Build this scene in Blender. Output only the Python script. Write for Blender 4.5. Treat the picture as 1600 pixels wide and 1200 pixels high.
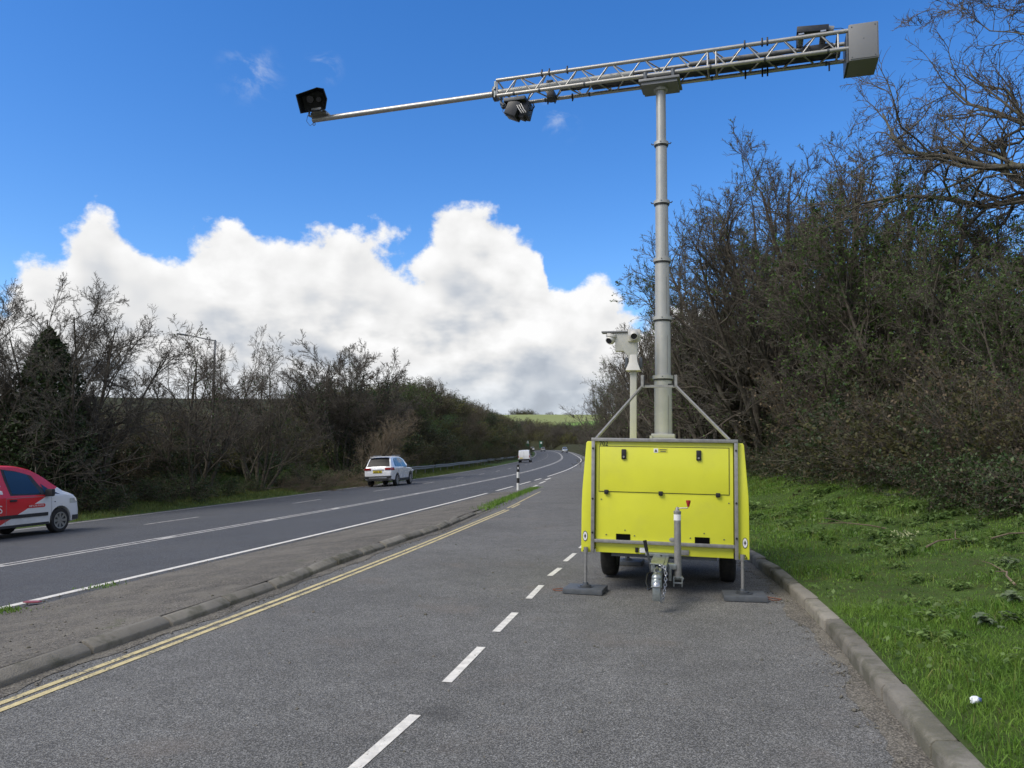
import bpy, bmesh, math
import numpy as np
from mathutils import Vector, Matrix
R = math.radians
for o in list(bpy.data.objects): bpy.data.objects.remove(o)
scene = bpy.context.scene
col = scene.collection

# ------------------------------------------------------------------ camera
EYE = 1.5; PITCH = R(5.0125); FPX = 1200.0
cam_d = bpy.data.cameras.new('camera'); cam = bpy.data.objects.new('camera', cam_d); col.objects.link(cam)
cam_d.sensor_width = 36; cam_d.sensor_fit = 'HORIZONTAL'; cam_d.lens = 27.0
cam_d.clip_start = 0.05; cam_d.clip_end = 6000
cam.location = (0, 0, EYE); cam.rotation_euler = (R(90) + PITCH, 0, 0)
scene.camera = cam

# ------------------------------------------------------------------ sky, sun, exposure
SUN_AZ, SUN_EL = -120.0, 46.0        # clockwise from the view direction (+Y)
SKY_STRENGTH = 0.10; CLOUD = 0.46
scene.view_settings.view_transform = 'Standard'
scene.view_settings.look = 'None'
scene.view_settings.exposure = 1.0
scene.view_settings.gamma = 1.0
scene.view_settings.use_curve_mapping = False
scene.cycles.use_denoising = True
scene.cycles.max_bounces = 6
scene.cycles.transparent_max_bounces = 12
scene.cycles.sample_clamp_indirect = 6

class NT:
    """small helper to write node graphs"""
    def __init__(s, tree): s.t = tree; tree.nodes.clear()
    def n(s, typ, **kw):
        nd = s.t.nodes.new(typ)
        for k, v in kw.items():
            if k == 'inp':
                for a, b in v.items(): s.set(nd, a, b)
            else: setattr(nd, k, v)
        return nd
    def set(s, nd, a, b):
        sock = nd.inputs[a]
        if isinstance(b, bpy.types.NodeSocket): s.t.links.new(b, sock)
        elif isinstance(b, bpy.types.Node): s.t.links.new(b.outputs[0], sock)
        else: sock.default_value = b
    def m(s, op, a, b=0.0, c=0.0, clamp=False):
        nd = s.n('ShaderNodeMath', operation=op, use_clamp=clamp)
        s.set(nd, 0, a); s.set(nd, 1, b); s.set(nd, 2, c)
        return nd.outputs[0]
    def vm(s, op, a, b=(0, 0, 0), scale=None):
        nd = s.n('ShaderNodeVectorMath', operation=op)
        s.set(nd, 0, a)
        if op != 'SCALE' and op != 'NORMALIZE': s.set(nd, 1, b)
        if scale is not None: s.set(nd, 'Scale', scale)
        return nd.outputs[0]
    def noise(s, vec, scale, detail=4, rough=.55, dist=0.0, col=False):
        nd = s.n('ShaderNodeTexNoise'); s.set(nd, 'Vector', vec); s.set(nd, 'Scale', scale)
        s.set(nd, 'Detail', detail); s.set(nd, 'Roughness', rough); s.set(nd, 'Distortion', dist)
        return nd.outputs['Color' if col else 'Fac']
    def vor(s, vec, scale, out='Distance', feature='F1', rnd=1.0):
        nd = s.n('ShaderNodeTexVoronoi', feature=feature); s.set(nd, 'Vector', vec); s.set(nd, 'Scale', scale); s.set(nd, 'Randomness', rnd)
        return nd.outputs[out]
    def ss(s, x, a, b):   # smoothstep a..b
        nd = s.n('ShaderNodeMapRange', interpolation_type='SMOOTHSTEP'); s.set(nd, 0, x); s.set(nd, 1, a); s.set(nd, 2, b); s.set(nd, 3, 0.); s.set(nd, 4, 1.)
        return nd.outputs[0]
    def mr(s, x, a, b, c, d):
        nd = s.n('ShaderNodeMapRange'); s.set(nd, 0, x); s.set(nd, 1, a); s.set(nd, 2, b); s.set(nd, 3, c); s.set(nd, 4, d)
        return nd.outputs[0]
    def mix(s, f, a, b, blend='MIX'):
        nd = s.n('ShaderNodeMix', data_type='RGBA', blend_type=blend)
        s.set(nd, 0, f)
        for k, v in ((6, a), (7, b)):
            if isinstance(v, tuple) and len(v) == 3: v = (*v, 1)
            s.set(nd, k, v)
        return nd.outputs[2]
    def ramp(s, x, pts):
        nd = s.n('ShaderNodeValToRGB'); s.set(nd, 0, x); e = nd.color_ramp.elements
        while len(e) < len(pts): e.new(0.5)
        for i, (p, c) in enumerate(pts): e[i].position = p; e[i].color = (*c, 1) if len(c) == 3 else c
        return nd.outputs[0]

world = bpy.data.worlds.new('World'); scene.world = world; world.use_nodes = True
W = NT(world.node_tree)
sky = W.n('ShaderNodeTexSky', sky_type='NISHITA', sun_disc=False, sun_elevation=R(SUN_EL), sun_rotation=R(SUN_AZ), altitude=50, air_density=1.0, dust_density=0.35, ozone_density=3.2)
tc = W.n('ShaderNodeTexCoord').outputs['Generated']
dirv = W.vm('NORMALIZE', tc)
sx = W.n('ShaderNodeSeparateXYZ', inp={0: dirv})
az = W.m('ARCTAN2', sx.outputs[0], sx.outputs[1])
el = W.m('ARCSINE', sx.outputs[2])
# height of the cloud bank's top as a function of azimuth (degrees)
BANK = [(-60, 10.5), (-45, 9.5), (-38, 9), (-34.1, 10.3), (-32.5, 12), (-30.5, 12.6), (-28.6, 15.4), (-27, 13.8), (-25.2, 13.2), (-22.6, 14.6), (-20.1, 16.0), (-17.7, 14.8), (-14.3, 15.3), (-11.2, 15.8),
        (-7.7, 14.6), (-4.9, 16.4), (-2.2, 17.2), (0.2, 16.2), (2.2, 14.8), (3.2, 11.2), (6.3, 12.3), (8.2, 10), (11, 9), (18, 10), (34, 8), (48, 10.5), (60, 9.5)]
fc = W.n('ShaderNodeFloatCurve'); W.set(fc, 'Value', W.mr(az, R(-60), R(60), 0.0, 1.0)); W.set(fc, 'Factor', 1.0)
cv = fc.mapping.curves[0]
cv.points[0].location = (0, BANK[0][1] / 30); cv.points[1].location = (1, BANK[-1][1] / 30)
for a, e_ in BANK[1:-1]: cv.points.new((a + 60) / 120, e_ / 30)
for p_ in cv.points: p_.handle_type = 'AUTO'
fc.mapping.update()
top = W.m('ADD', W.m('MULTIPLY', fc.outputs[0], R(30)), R(.5))
away = W.ss(W.m('ABSOLUTE', az), R(50), R(70))      # the bank goes on round the horizon with its own noise
top = W.m('ADD', top, W.m('MULTIPLY', away, W.mr(W.noise(dirv, 3.0, 1), .3, .7, R(-2), R(22))))
cp = W.vm('MULTIPLY', dirv, (1, 1, 1.2))
NA = W.noise(cp, 13.0, 8, .58)
NL = W.noise(cp, 13.0, 2.5, .5)
NB = W.noise(W.vm('ADD', cp, (-.012, -.006, .022)), 13.0, 2.5, .5)       # the same field a step towards the sun
soft = W.noise(W.vm('MULTIPLY', dirv, (1, 1, 2.2)), 4.2, 5, .58)
rel = W.m('SUBTRACT', top, el)
dens = W.m('ADD', W.m('MULTIPLY', rel, 9.0), W.m('MULTIPLY', W.m('SUBTRACT', NA, .45), 1.6))
dens = W.m('ADD', dens, W.m('MULTIPLY', W.m('SUBTRACT', soft, .5), .5))
def near(a_, e_, rad):
    c_ = (math.sin(R(a_)) * math.cos(R(e_)), math.cos(R(a_)) * math.cos(R(e_)), math.sin(R(e_)))
    dnd = W.n('ShaderNodeVectorMath', operation='DISTANCE'); W.set(dnd, 0, W.vm('MULTIPLY', dirv, (1, 1, 1.0))); W.set(dnd, 1, c_)
    return W.ss(dnd.outputs['Value'], R(rad), 0.0)
over = W.m('SUBTRACT', W.m('MULTIPLY', W.m('SUBTRACT', soft, .44), 5.0), W.m('MULTIPLY', W.m('SUBTRACT', 1.0, W.ss(W.m('ADD', el, W.m('MULTIPLY', away, R(14))), R(33), R(48))), 4.0))   # broken cumulus overhead and behind, unseen, added to make the skylight less blue
dens = W.m('MAXIMUM', dens, W.m('ADD', over, W.m('MULTIPLY', W.m('SUBTRACT', NA, .5), 2.0)))
mask = W.ss(dens, .0, .22)
# sunlit relief and grey bases
relief = W.m('ADD', W.m('MULTIPLY', W.m('SUBTRACT', NL, NB), .75), W.m('MULTIPLY', W.m('SUBTRACT', NA, NL), .55))
depth = W.ss(dens, .15, 1.3)
lum = W.m('SUBTRACT', W.m('ADD', 1.0, relief), W.m('MULTIPLY', depth, W.mr(soft, .40, .56, .27, -.02)))
lum = W.m('MINIMUM', W.m('MAXIMUM', lum, .52), 1.08)
ccol = W.mix(W.ss(lum, .6, .95), (.80, .88, 1.0), (1.0, 1.0, 1.0))
ccol = W.mix(W.ss(el, R(7), R(1)), ccol, (.80, .89, 1.0))
ccol = W.vm('SCALE', ccol, scale=W.m('MULTIPLY', lum, CLOUD))
# thin wisps high up
wn = W.noise(W.vm('MULTIPLY', dirv, (1, 1, 1.4)), 16.0, 5, .62, .6)
wz = W.m('MAXIMUM', near(-19.5, 25.6, 2.6), W.m('MAXIMUM', near(3.3, 24.3, 2.4), near(-14.3, 26.8, 1.6)))
band = W.m('MULTIPLY', W.ss(soft, .60, .75), W.m('MULTIPLY', W.ss(el, R(33), R(45)), .6))
wisp = W.m('MULTIPLY', W.m('MAXIMUM', wz, band), W.ss(wn, .46, .72))
wisp = W.m('MULTIPLY', wisp, .55)
hs = W.n('ShaderNodeHueSaturation'); W.set(hs, 'Color', sky.outputs[0]); W.set(hs, 'Saturation', 1.32); W.set(hs, 'Hue', 0.509)
skyc = W.vm('SCALE', hs.outputs[0], scale=SKY_STRENGTH)
c1 = W.mix(wisp, skyc, (.75 * CLOUD, .82 * CLOUD, .95 * CLOUD))
c2 = W.mix(mask, c1, ccol)
bg = W.n('ShaderNodeBackground'); W.set(bg, 'Color', c2); W.set(bg, 'Strength', 1.0)
W.set(W.n('ShaderNodeOutputWorld'), 'Surface', bg)
world.cycles.sampling_method = 'MANUAL'; world.cycles.sample_map_resolution = 512

sun_d = bpy.data.lights.new('sun', 'SUN'); sun = bpy.data.objects.new('sun', sun_d); col.objects.link(sun)
sun_d.energy = 1.5; sun_d.angle = R(32); sun_d.color = (1.0, .93, .82)
sdir = Vector((math.sin(R(SUN_AZ)) * math.cos(R(SUN_EL)), math.cos(R(SUN_AZ)) * math.cos(R(SUN_EL)), math.sin(R(SUN_EL))))
sun.rotation_euler = (-sdir).to_track_quat('-Z', 'Y').to_euler()

# ------------------------------------------------------------------ helpers
def tag(o, label=None, cat=None, group=None, kind=None):
    if label: o['label'] = label
    if cat: o['category'] = cat
    if group: o['group'] = group
    if kind: o['kind'] = kind
    return o
def empty(name, loc=(0, 0, 0), rot=(0, 0, 0), scale=1.0):
    o = bpy.data.objects.new(name, None); col.objects.link(o); o.location = loc; o.rotation_euler = rot
    o.scale = (scale,) * 3 if not hasattr(scale, '__len__') else scale
    o.empty_display_size = .2
    return o
def link(name, me, material=None, parent=None):
    if material is not None and len(me.materials) == 0: me.materials.append(material)
    o = bpy.data.objects.new(name, me); col.objects.link(o)
    if parent is not None: o.parent = parent
    return o
def copy_tree(o, parent=None):
    c = o.copy(); col.objects.link(c); c.parent = parent
    for ch in [k for k in o.children]: copy_tree(ch, c)
    return c
def np_mesh(name, V, F, smooth=False):
    """V (n,3); F (m,k) one polygon size, or a list of such arrays"""
    Fs = F if isinstance(F, list) else [F]
    me = bpy.data.meshes.new(name)
    V = np.asarray(V, np.float32); me.vertices.add(len(V)); me.vertices.foreach_set('co', V.ravel())
    loops = np.concatenate([f.ravel() for f in Fs]).astype(np.int32)
    sizes = np.concatenate([np.full(len(f), f.shape[1], np.int32) for f in Fs])
    starts = np.concatenate([[0], np.cumsum(sizes)[:-1]]).astype(np.int32)
    me.loops.add(len(loops)); me.loops.foreach_set('vertex_index', loops)
    me.polygons.add(len(sizes)); me.polygons.foreach_set('loop_start', starts); me.polygons.foreach_set('loop_total', sizes)
    if smooth: me.polygons.foreach_set('use_smooth', np.ones(len(sizes), bool))
    me.update(calc_edges=True)
    return me
class MB:
    """collects simple shapes into one mesh"""
    def __init__(s): s.v = []; s.f = []
    def add(s, vs, fs):
        b = len(s.v); s.v += [tuple(v) for v in vs]; s.f += [tuple(b + i for i in f) for f in fs]; return s
    def box(s, c, size, rot=None, bev=0.0):
        x, y, z = [k / 2 for k in size]
        if bev <= 0:
            vs = [Vector((sx_ * x, sy * y, sz * z)) for sz in (-1, 1) for sy in (-1, 1) for sx_ in (-1, 1)]
            fs = [(0, 2, 3, 1), (4, 5, 7, 6), (0, 1, 5, 4), (2, 6, 7, 3), (0, 4, 6, 2), (1, 3, 7, 5)]
        else:
            bm = bmesh.new(); bmesh.ops.create_cube(bm, size=1.0)
            for v in bm.verts: v.co = Vector((v.co.x * 2 * x, v.co.y * 2 * y, v.co.z * 2 * z))
            bmesh.ops.bevel(bm, geom=bm.edges[:], offset=bev, segments=2, affect='EDGES', profile=.6)
            bm.verts.index_update(); vs = [v.co.copy() for v in bm.verts]; fs = [tuple(v.index for v in f.verts) for f in bm.faces]; bm.free()
        if rot is not None: vs = [rot @ v for v in vs]
        c = Vector(c)
        return s.add([v + c for v in vs], fs)
    def cyl(s, p0, p1, r0, r1=None, n=12, caps=True):
        r1 = r0 if r1 is None else r1
        p0, p1 = Vector(p0), Vector(p1); d = (p1 - p0).normalized()
        u = d.orthogonal().normalized(); w = d.cross(u)
        ring = lambda p, r: [p + r * (math.cos(2 * math.pi * i / n) * u + math.sin(2 * math.pi * i / n) * w) for i in range(n)]
        fs = [(i, (i + 1) % n, n + (i + 1) % n, n + i) for i in range(n)]
        if caps: fs += [tuple(range(n - 1, -1, -1)), tuple(range(n, 2 * n))]
        return s.add(ring(p0, r0) + ring(p1, r1), fs)
    def tube(s, pts, r, n=8, closed=False):
        pts = [Vector(p) for p in pts]; m = len(pts); vs = []; u = None
        for i, p in enumerate(pts):
            a = pts[(i - 1) % m] if (closed or i > 0) else p; b = pts[(i + 1) % m] if (closed or i < m - 1) else p
            d = (b - a).normalized()
            if u is None: u = d.orthogonal().normalized()
            else: u = (u - d * u.dot(d)).normalized()
            w = d.cross(u); rr = r[i] if hasattr(r, '__len__') else r
            vs += [p + rr * (math.cos(2 * math.pi * k / n) * u + math.sin(2 * math.pi * k / n) * w) for k in range(n)]
        fs = []
        for i in range(m if closed else m - 1):
            j = (i + 1) % m
            fs += [(i * n + k, i * n + (k + 1) % n, j * n + (k + 1) % n, j * n + k) for k in range(n)]
        if not closed: fs += [tuple(range(n - 1, -1, -1)), tuple((m - 1) * n + k for k in range(n))]
        return s.add(vs, fs)
    def lathe(s, prof, n=20, axis='Z', c=(0, 0, 0)):
        vs = []; m = len(prof)
        for r, h in prof:
            for i in range(n):
                a = 2 * math.pi * i / n; x, y = r * math.cos(a), r * math.sin(a)
                v = {'Z': (x, y, h), 'X': (h, x, y), 'Y': (y, h, x)}[axis]
                vs.append((v[0] + c[0], v[1] + c[1], v[2] + c[2]))
        fs = [(j * n + i, j * n + (i + 1) % n, (j + 1) * n + (i + 1) % n, (j + 1) * n + i) for j in range(m - 1) for i in range(n)]
        return s.add(vs, fs)
    def prism(s, poly, y0, y1, axis='Y'):
        """poly in (x,z), extruded along y (or poly in (x,y), along z; or (y,z) along x)"""
        f = {'Y': lambda a, b, h: (a, h, b), 'Z': lambda a, b, h: (a, b, h), 'X': lambda a, b, h: (h, a, b)}[axis]
        n = len(poly)
        vs = [f(a, b, y0) for a, b in poly] + [f(a, b, y1) for a, b in poly]
        fs = [tuple(range(n)), tuple(range(2 * n - 1, n - 1, -1))] + [(i, n + i, n + (i + 1) % n, (i + 1) % n) for i in range(n)]
        return s.add(vs, fs)
    def mesh(s, name, smooth=None, bevel=0.0):
        bm = bmesh.new(); vv = [bm.verts.new(v) for v in s.v]
        for f in s.f:
            try: bm.faces.new([vv[i] for i in f])
            except ValueError: pass
        bmesh.ops.recalc_face_normals(bm, faces=bm.faces[:])
        if bevel > 0:
            bmesh.ops.bevel(bm, geom=[e for e in bm.edges if len(e.link_faces) == 2 and e.calc_face_angle(0) > .6], offset=bevel, segments=2, affect='EDGES', profile=.6, clamp_overlap=True)
        if smooth is not None:
            lim = R(smooth)
            for f in bm.faces: f.smooth = True
            for e in bm.edges: e.smooth = not (len(e.link_faces) == 2 and e.calc_face_angle(0) > lim)
        me = bpy.data.meshes.new(name); bm.to_mesh(me); bm.free(); return me
    def build(s, name, material, parent=None, smooth=35, bevel=0.0):
        return link(name, s.mesh(name, smooth, bevel), material, parent)
def text_mesh(txt, size, extrude=.0008):
    c = bpy.data.curves.new('txt', 'FONT'); c.body = txt; c.size = size; c.extrude = extrude; c.align_x = 'CENTER'; c.align_y = 'CENTER'
    o = bpy.data.objects.new('txt', c); col.objects.link(o)
    dg = bpy.context.evaluated_depsgraph_get(); me = bpy.data.meshes.new_from_object(o.evaluated_get(dg))
    bpy.data.objects.remove(o); bpy.data.curves.remove(c); return me

# ------------------------------------------------------------------ materials
M = {}
def newmat(name):
    m = bpy.data.materials.new(name); m.use_nodes = True; M[name] = m
    return m, NT(m.node_tree)
def finish(t, color, rough=.6, metal=0.0, bump=None, bstr=.2, bdist=.01, spec=.5, extra=None):
    b = t.n('ShaderNodeBsdfPrincipled'); t.set(b, 'Base Color', (*color, 1) if isinstance(color, tuple) and len(color) == 3 else color)
    t.set(b, 'Roughness', rough); t.set(b, 'Metallic', metal); t.set(b, 'Specular IOR Level', spec)
    if bump is not None:
        bn = t.n('ShaderNodeBump'); t.set(bn, 'Strength', bstr); t.set(bn, 'Distance', bdist); t.set(bn, 'Height', bump); t.set(b, 'Normal', bn)
    if extra:
        for k, v in extra.items(): t.set(b, k, v)
    t.set(t.n('ShaderNodeOutputMaterial'), 'Surface', b); return b
def simple(name, c, rough=.5, metal=0.0, var=.15, scale=8.0, dirt=0.0, dirtc=(.09, .08, .06), coat=0.0, spec=.5, bstr=0.0):
    m, t = newmat(name); co = t.n('ShaderNodeTexCoord').outputs['Object']
    n1 = t.noise(co, scale, 6, .6)
    cc = t.mix(1.0, (*c, 1), t.ramp(n1, [(.25, (1 - var,) * 3), (.75, (1 + var * .3,) * 3)]), 'MULTIPLY')
    if dirt > 0:
        dn = t.m('MULTIPLY', t.ss(t.noise(co, scale * .7, 8, .65), .48, .75), dirt); cc = t.mix(dn, cc, dirtc)
    rr = t.mr(t.noise(co, scale * 2.3, 4), .3, .7, max(.04, rough - .08), min(1, rough + .1))
    finish(t, cc, rr, metal, bump=(t.noise(co, scale * 12, 3) if bstr > 0 else None), bstr=bstr, bdist=.002, spec=spec, extra={'Coat Weight': coat, 'Coat Roughness': .12} if coat else None)
    return m
def objrand(t): return t.n('ShaderNodeObjectInfo').outputs['Random']

def mat_asphalt(name, base, lightc, patch=.12, tint=None, agg=95.0, dark=.62):
    m, t = newmat(name); co = t.n('ShaderNodeTexCoord').outputs['Object']
    v = t.vor(co, agg, 'Color'); vb = t.n('ShaderNodeRGBToBW', inp={0: v}).outputs[0]
    cc = t.mix(t.ss(vb, .30, .98), tuple(b * dark for b in base), lightc)
    v2 = t.n('ShaderNodeRGBToBW', inp={0: t.vor(co, agg * .7, 'Color')}).outputs[0]
    cc = t.mix(t.m('MULTIPLY', t.ss(v2, .90, .99), .8), cc, tuple(min(1, l * 1.8) for l in lightc))
    n = t.noise(co, .55, 6, .6); n2 = t.noise(co, 3.5, 5, .6)
    cc = t.mix(1.0, cc, t.ramp(n, [(.3, (1 - patch * 1.4,) * 3), (.7, (1 + patch,) * 3)]), 'MULTIPLY')
    cc = t.mix(1.0, cc, t.ramp(n2, [(.3, (1 - patch,) * 3), (.7, (1 + patch * .7,) * 3)]), 'MULTIPLY')
    if tint: cc = tint(t, co, cc)
    bd = t.m('ADD', t.vor(co, agg, 'Distance'), t.m('MULTIPLY', t.noise(co, agg * 2, 2), .5))
    finish(t, cc, .88, 0, bump=bd, bstr=.55, bdist=.006, spec=.3)
    return m
def layby_tint(t, co, cc):
    # oil spots and brown detritus along the kerbs
    sp = t.m('MULTIPLY', t.ss(t.vor(co, .42, 'Distance'), .16, .02), t.ss(t.noise(co, 5, 5), .35, .6))
    cc = t.mix(t.m('MULTIPLY', sp, .55), cc, (.022, .021, .02))
    # one oil stain beside the nearest bay dash
    ds = t.n('ShaderNodeVectorMath', operation='DISTANCE'); t.set(ds, 0, t.vm('ADD', co, t.vm('SCALE', t.noise(co, 9, 4, .6, 0, True), scale=.16))); t.set(ds, 1, (-.41 + .08, 4.55 + .08, .08))
    cc = t.mix(t.m('MULTIPLY', t.ss(ds.outputs['Value'], .22, .02), .45), cc, (.03, .029, .027))
    return t.mix(t.m('MULTIPLY', t.ss(t.noise(co, .9, 7, .62), .53, .72), .35), cc, (.17, .14, .115))
mat_asphalt('layby_asphalt', (.118, .1165, .110), (.285, .281, .266), patch=.13, tint=layby_tint, agg=170.0)
def road_tint(t, co, cc):
    return t.mix(t.m('MULTIPLY', t.ss(t.noise(co, .25, 5), .5, .7), .18), cc, (.12, .118, .116))
mat_asphalt('road_asphalt', (.078, .081, .087), (.15, .155, .165), patch=.07, agg=120.0, tint=road_tint)
def isl_tint(t, co, cc):
    n = t.ss(t.noise(co, 2.2, 8, .65), .46, .66)
    cc = t.mix(t.m('MULTIPLY', n, .6), cc, (.17, .155, .125))
    g = t.ss(t.noise(co, 1.3, 8, .7), .62, .72)
    return t.mix(t.m('MULTIPLY', g, .6), cc, (.06, .075, .025))
mat_asphalt('island_surface', (.125, .114, .096), (.25, .228, .19), patch=.17, agg=110.0, tint=isl_tint)
def mat_paint(name, c, under, wear=.5):
    m, t = newmat(name); co = t.n('ShaderNodeTexCoord').outputs['Object']
    w = t.ss(t.m('ADD', t.m('MULTIPLY', t.noise(co, 55, 6, .7), .6), t.m('MULTIPLY', t.noise(co, 6, 5, .6), .4)), wear, wear + .1)
    cc = t.mix(1.0, (*c, 1), t.ramp(t.noise(co, 14, 5), [(.3, (.72,) * 3), (.7, (1.05,) * 3)]), 'MULTIPLY')
    cc = t.mix(w, cc, under)
    finish(t, cc, .7, bump=t.vor(co, 90, 'Distance'), bstr=.3, bdist=.004, spec=.3)
mat_paint('white_paint', (.74, .71, .64), (.10, .10, .10), .56)
mat_paint('white_paint_worn', (.54, .52, .48), (.09, .095, .105), .50)
mat_paint('yellow_paint', (.62, .52, .27), (.13, .125, .11), .505)

def mat_concrete():
    m, t = newmat('concrete'); co = t.n('ShaderNodeTexCoord').outputs['Object']
    g = t.n('ShaderNodeNewGeometry').outputs['Position']
    base = t.mix(t.noise(g, 5, 8, .65), (.13, .12, .10), (.29, .27, .23))
    base = t.mix(t.m('MULTIPLY', t.ss(t.noise(g, 3.2, 8, .65), .45, .62), .65), base, (.075, .075, .05))
    base = t.mix(1.0, base, t.ramp(objrand(t), [(0, (.66,) * 3), (1, (1.2,) * 3)]), 'MULTIPLY')
    finish(t, base, .9, bump=t.m('ADD', t.noise(g, 60, 6, .7), t.vor(g, 90)), bstr=.5, bdist=.006, spec=.25)
mat_concrete()
def mat_ground(name, a, b, c, s=1.0):
    m, t = newmat(name); co = t.n('ShaderNodeTexCoord').outputs['Object']
    cc = t.mix(t.ss(t.noise(co, 1.1 * s, 8, .65), .35, .68), a, b)
    cc = t.mix(t.m('MULTIPLY', t.ss(t.noise(co, 7 * s, 7, .7), .45, .7), .7), cc, c)
    finish(t, cc, .95, bump=t.noise(co, 30 * s, 6, .7), bstr=.8, bdist=.03, spec=.15)
mat_ground('verge_soil', (.05, .085, .02), (.08, .13, .03), (.065, .055, .03))
mat_ground('field', (.09, .17, .03), (.13, .22, .045), (.10, .15, .04), .02)
mat_ground('scrub_ground', (.035, .04, .018), (.05, .05, .025), (.06, .05, .03), .5)
def mat_leaf(name, a, b, rough=.55, trans=.35):
    m, t = newmat(name); g = t.n('ShaderNodeNewGeometry'); co = g.outputs['Position']
    cc = t.mix(t.ss(t.noise(co, 2.4, 4), .3, .7), a, b)
    cc = t.mix(1.0, cc, t.ramp(g.outputs['Random Per Island'], [(0, (.6,) * 3), (1, (1.35,) * 3)]), 'MULTIPLY')
    cc = t.mix(1.0, cc, t.ramp(objrand(t), [(0, (.8, .78, .8)), (1, (1.15, 1.12, 1.0))]), 'MULTIPLY')
    bs = t.n('ShaderNodeBsdfPrincipled'); t.set(bs, 'Base Color', cc); t.set(bs, 'Roughness', rough); t.set(bs, 'Specular IOR Level', .3)
    tr = t.n('ShaderNodeBsdfTranslucent'); t.set(tr, 'Color', cc)
    mx = t.n('ShaderNodeMixShader'); t.set(mx, 0, trans); t.set(mx, 1, bs); t.set(mx, 2, tr)
    t.set(t.n('ShaderNodeOutputMaterial'), 'Surface', mx)
mat_leaf('grass', (.095, .20, .028), (.16, .27, .045))
mat_leaf('grass_dry', (.10, .15, .035), (.16, .175, .055))
mat_leaf('leaf_spring', (.07, .14, .028), (.115, .19, .042))
mat_leaf('leaf_ivy', (.036, .066, .022), (.058, .092, .03), .45, .2)
mat_leaf('leaf_olive', (.11, .115, .032), (.16, .16, .045))
mat_leaf('leaf_brown', (.11, .085, .052), (.15, .115, .07))
mat_leaf('leaf_gorse', (.06, .068, .026), (.10, .092, .038))
mat_leaf('leaf_weed', (.12, .21, .06), (.20, .29, .10), .5, .45)
mat_leaf('leaf_silver', (.17, .23, .13), (.23, .29, .18), .5, .4)
mat_leaf('flower_pale', (.42, .46, .22), (.5, .54, .3))
mat_leaf('leaf_far', (.065, .06, .042), (.095, .085, .06))
def mat_bark(name, a, b, lich=0.0):
    m, t = newmat(name); co = t.n('ShaderNodeNewGeometry').outputs['Position']
    cc = t.mix(t.ss(t.noise(co, 9, 6, .65), .3, .7), a, b)
    if lich: cc = t.mix(t.m('MULTIPLY', t.ss(t.noise(co, 5, 7, .7), .5, .62), lich), cc, (.16, .17, .10))
    cc = t.mix(1.0, cc, t.ramp(objrand(t), [(0, (.8,) * 3), (1, (1.2,) * 3)]), 'MULTIPLY')
    finish(t, cc, .9, bump=t.noise(co, 40, 5, .7), bstr=.6, bdist=.01, spec=.2)
mat_bark('bark', (.06, .05, .04), (.13, .112, .09), .35)
mat_bark('bark_oak', (.05, .046, .036), (.11, .10, .08), .6)
mat_bark('bark_pale', (.11, .095, .07), (.19, .165, .125), .3)
mat_bark('twig', (.09, .079, .064), (.155, .135, .11))
mat_bark('twig_grey', (.085, .077, .064), (.15, .136, .112))
mat_bark('twig_dead', (.13, .10, .07), (.20, .16, .11))

simple('trailer_yellow', (.71, .72, .045), .36, var=.10, scale=2.0, dirt=.30, dirtc=(.42, .41, .10), coat=.2)
simple('galvanised', (.34, .335, .32), .42, .55, var=.35, scale=22, dirt=.25, dirtc=(.2, .2, .19))
simple('mast_alu', (.42, .42, .39), .42, .35, var=.12, scale=6, dirt=.15, dirtc=(.30, .30, .28))
simple('truss_alu', (.44, .43, .40), .38, .6, var=.18, scale=14, dirt=.2, dirtc=(.2, .2, .19))
simple('box_grey', (.20, .205, .21), .5, .1, var=.06, scale=4, dirt=.12)
simple('steel_dark', (.10, .11, .12), .45, .5, var=.3, scale=18, dirt=.3)
simple('cast_zinc', (.33, .36, .35), .38, .7, var=.4, scale=26, dirt=.35)
simple('black_plastic', (.012, .012, .013), .45, var=.3, scale=10)
simple('camera_black', (.016, .019, .024), .4, var=.3, scale=10)
simple('rubber', (.018, .018, .018), .8, var=.35, scale=16, dirt=.3)
simple('pad_plastic', (.085, .095, .105), .6, var=.3, scale=18, dirt=.55, dirtc=(.12, .11, .10))
simple('void_black', (.004, .004, .004), .95, var=.1, spec=.05)
simple('rope_orange', (.22, .085, .05), .8, var=.4, scale=40, dirt=.4)
simple('white_plastic', (.52, .51, .47), .35, var=.08, scale=6, dirt=.12)
simple('cream_paint', (.42, .42, .38), .4, var=.1, scale=6, dirt=.15)
simple('sticker_white', (.75, .75, .73), .4, var=.05)
simple('sticker_yellow', (.60, .58, .05), .4, var=.05)
simple('marking_black', (.015, .015, .015), .5, var=.1)
simple('red_plastic', (.35, .02, .018), .35, var=.15)
simple('car_white', (.78, .79, .80), .22, var=.03, scale=2, dirt=.08, dirtc=(.4, .38, .34), coat=.8)
simple('car_silver', (.34, .36, .38), .25, .5, var=.05, scale=2, coat=.6)
simple('car_red', (.62, .028, .035), .25, var=.05, scale=2, coat=.8)
simple('car_trim', (.03, .031, .033), .55, var=.2, scale=9, dirt=.2)
simple('tail_red', (.30, .008, .012), .12, var=.1, coat=1.0)
simple('lamp_clear', (.65, .68, .72), .08, .3, var=.1, coat=1.0)
simple('plate_yellow', (.75, .58, .03), .4, var=.05)
simple('plate_white', (.75, .75, .73), .4, var=.05)
simple('alloy', (.42, .43, .44), .3, .7, var=.15)
simple('rim_steel', (.38, .38, .35), .4, .5, var=.25, scale=20, dirt=.3)
simple('sign_green', (.012, .11, .055), .4, var=.05)
simple('sign_white', (.72, .74, .74), .4, var=.05)
simple('post_white', (.72, .73, .70), .45, var=.1, dirt=.15)
simple('post_black', (.015, .015, .016), .45, var=.1)
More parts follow.
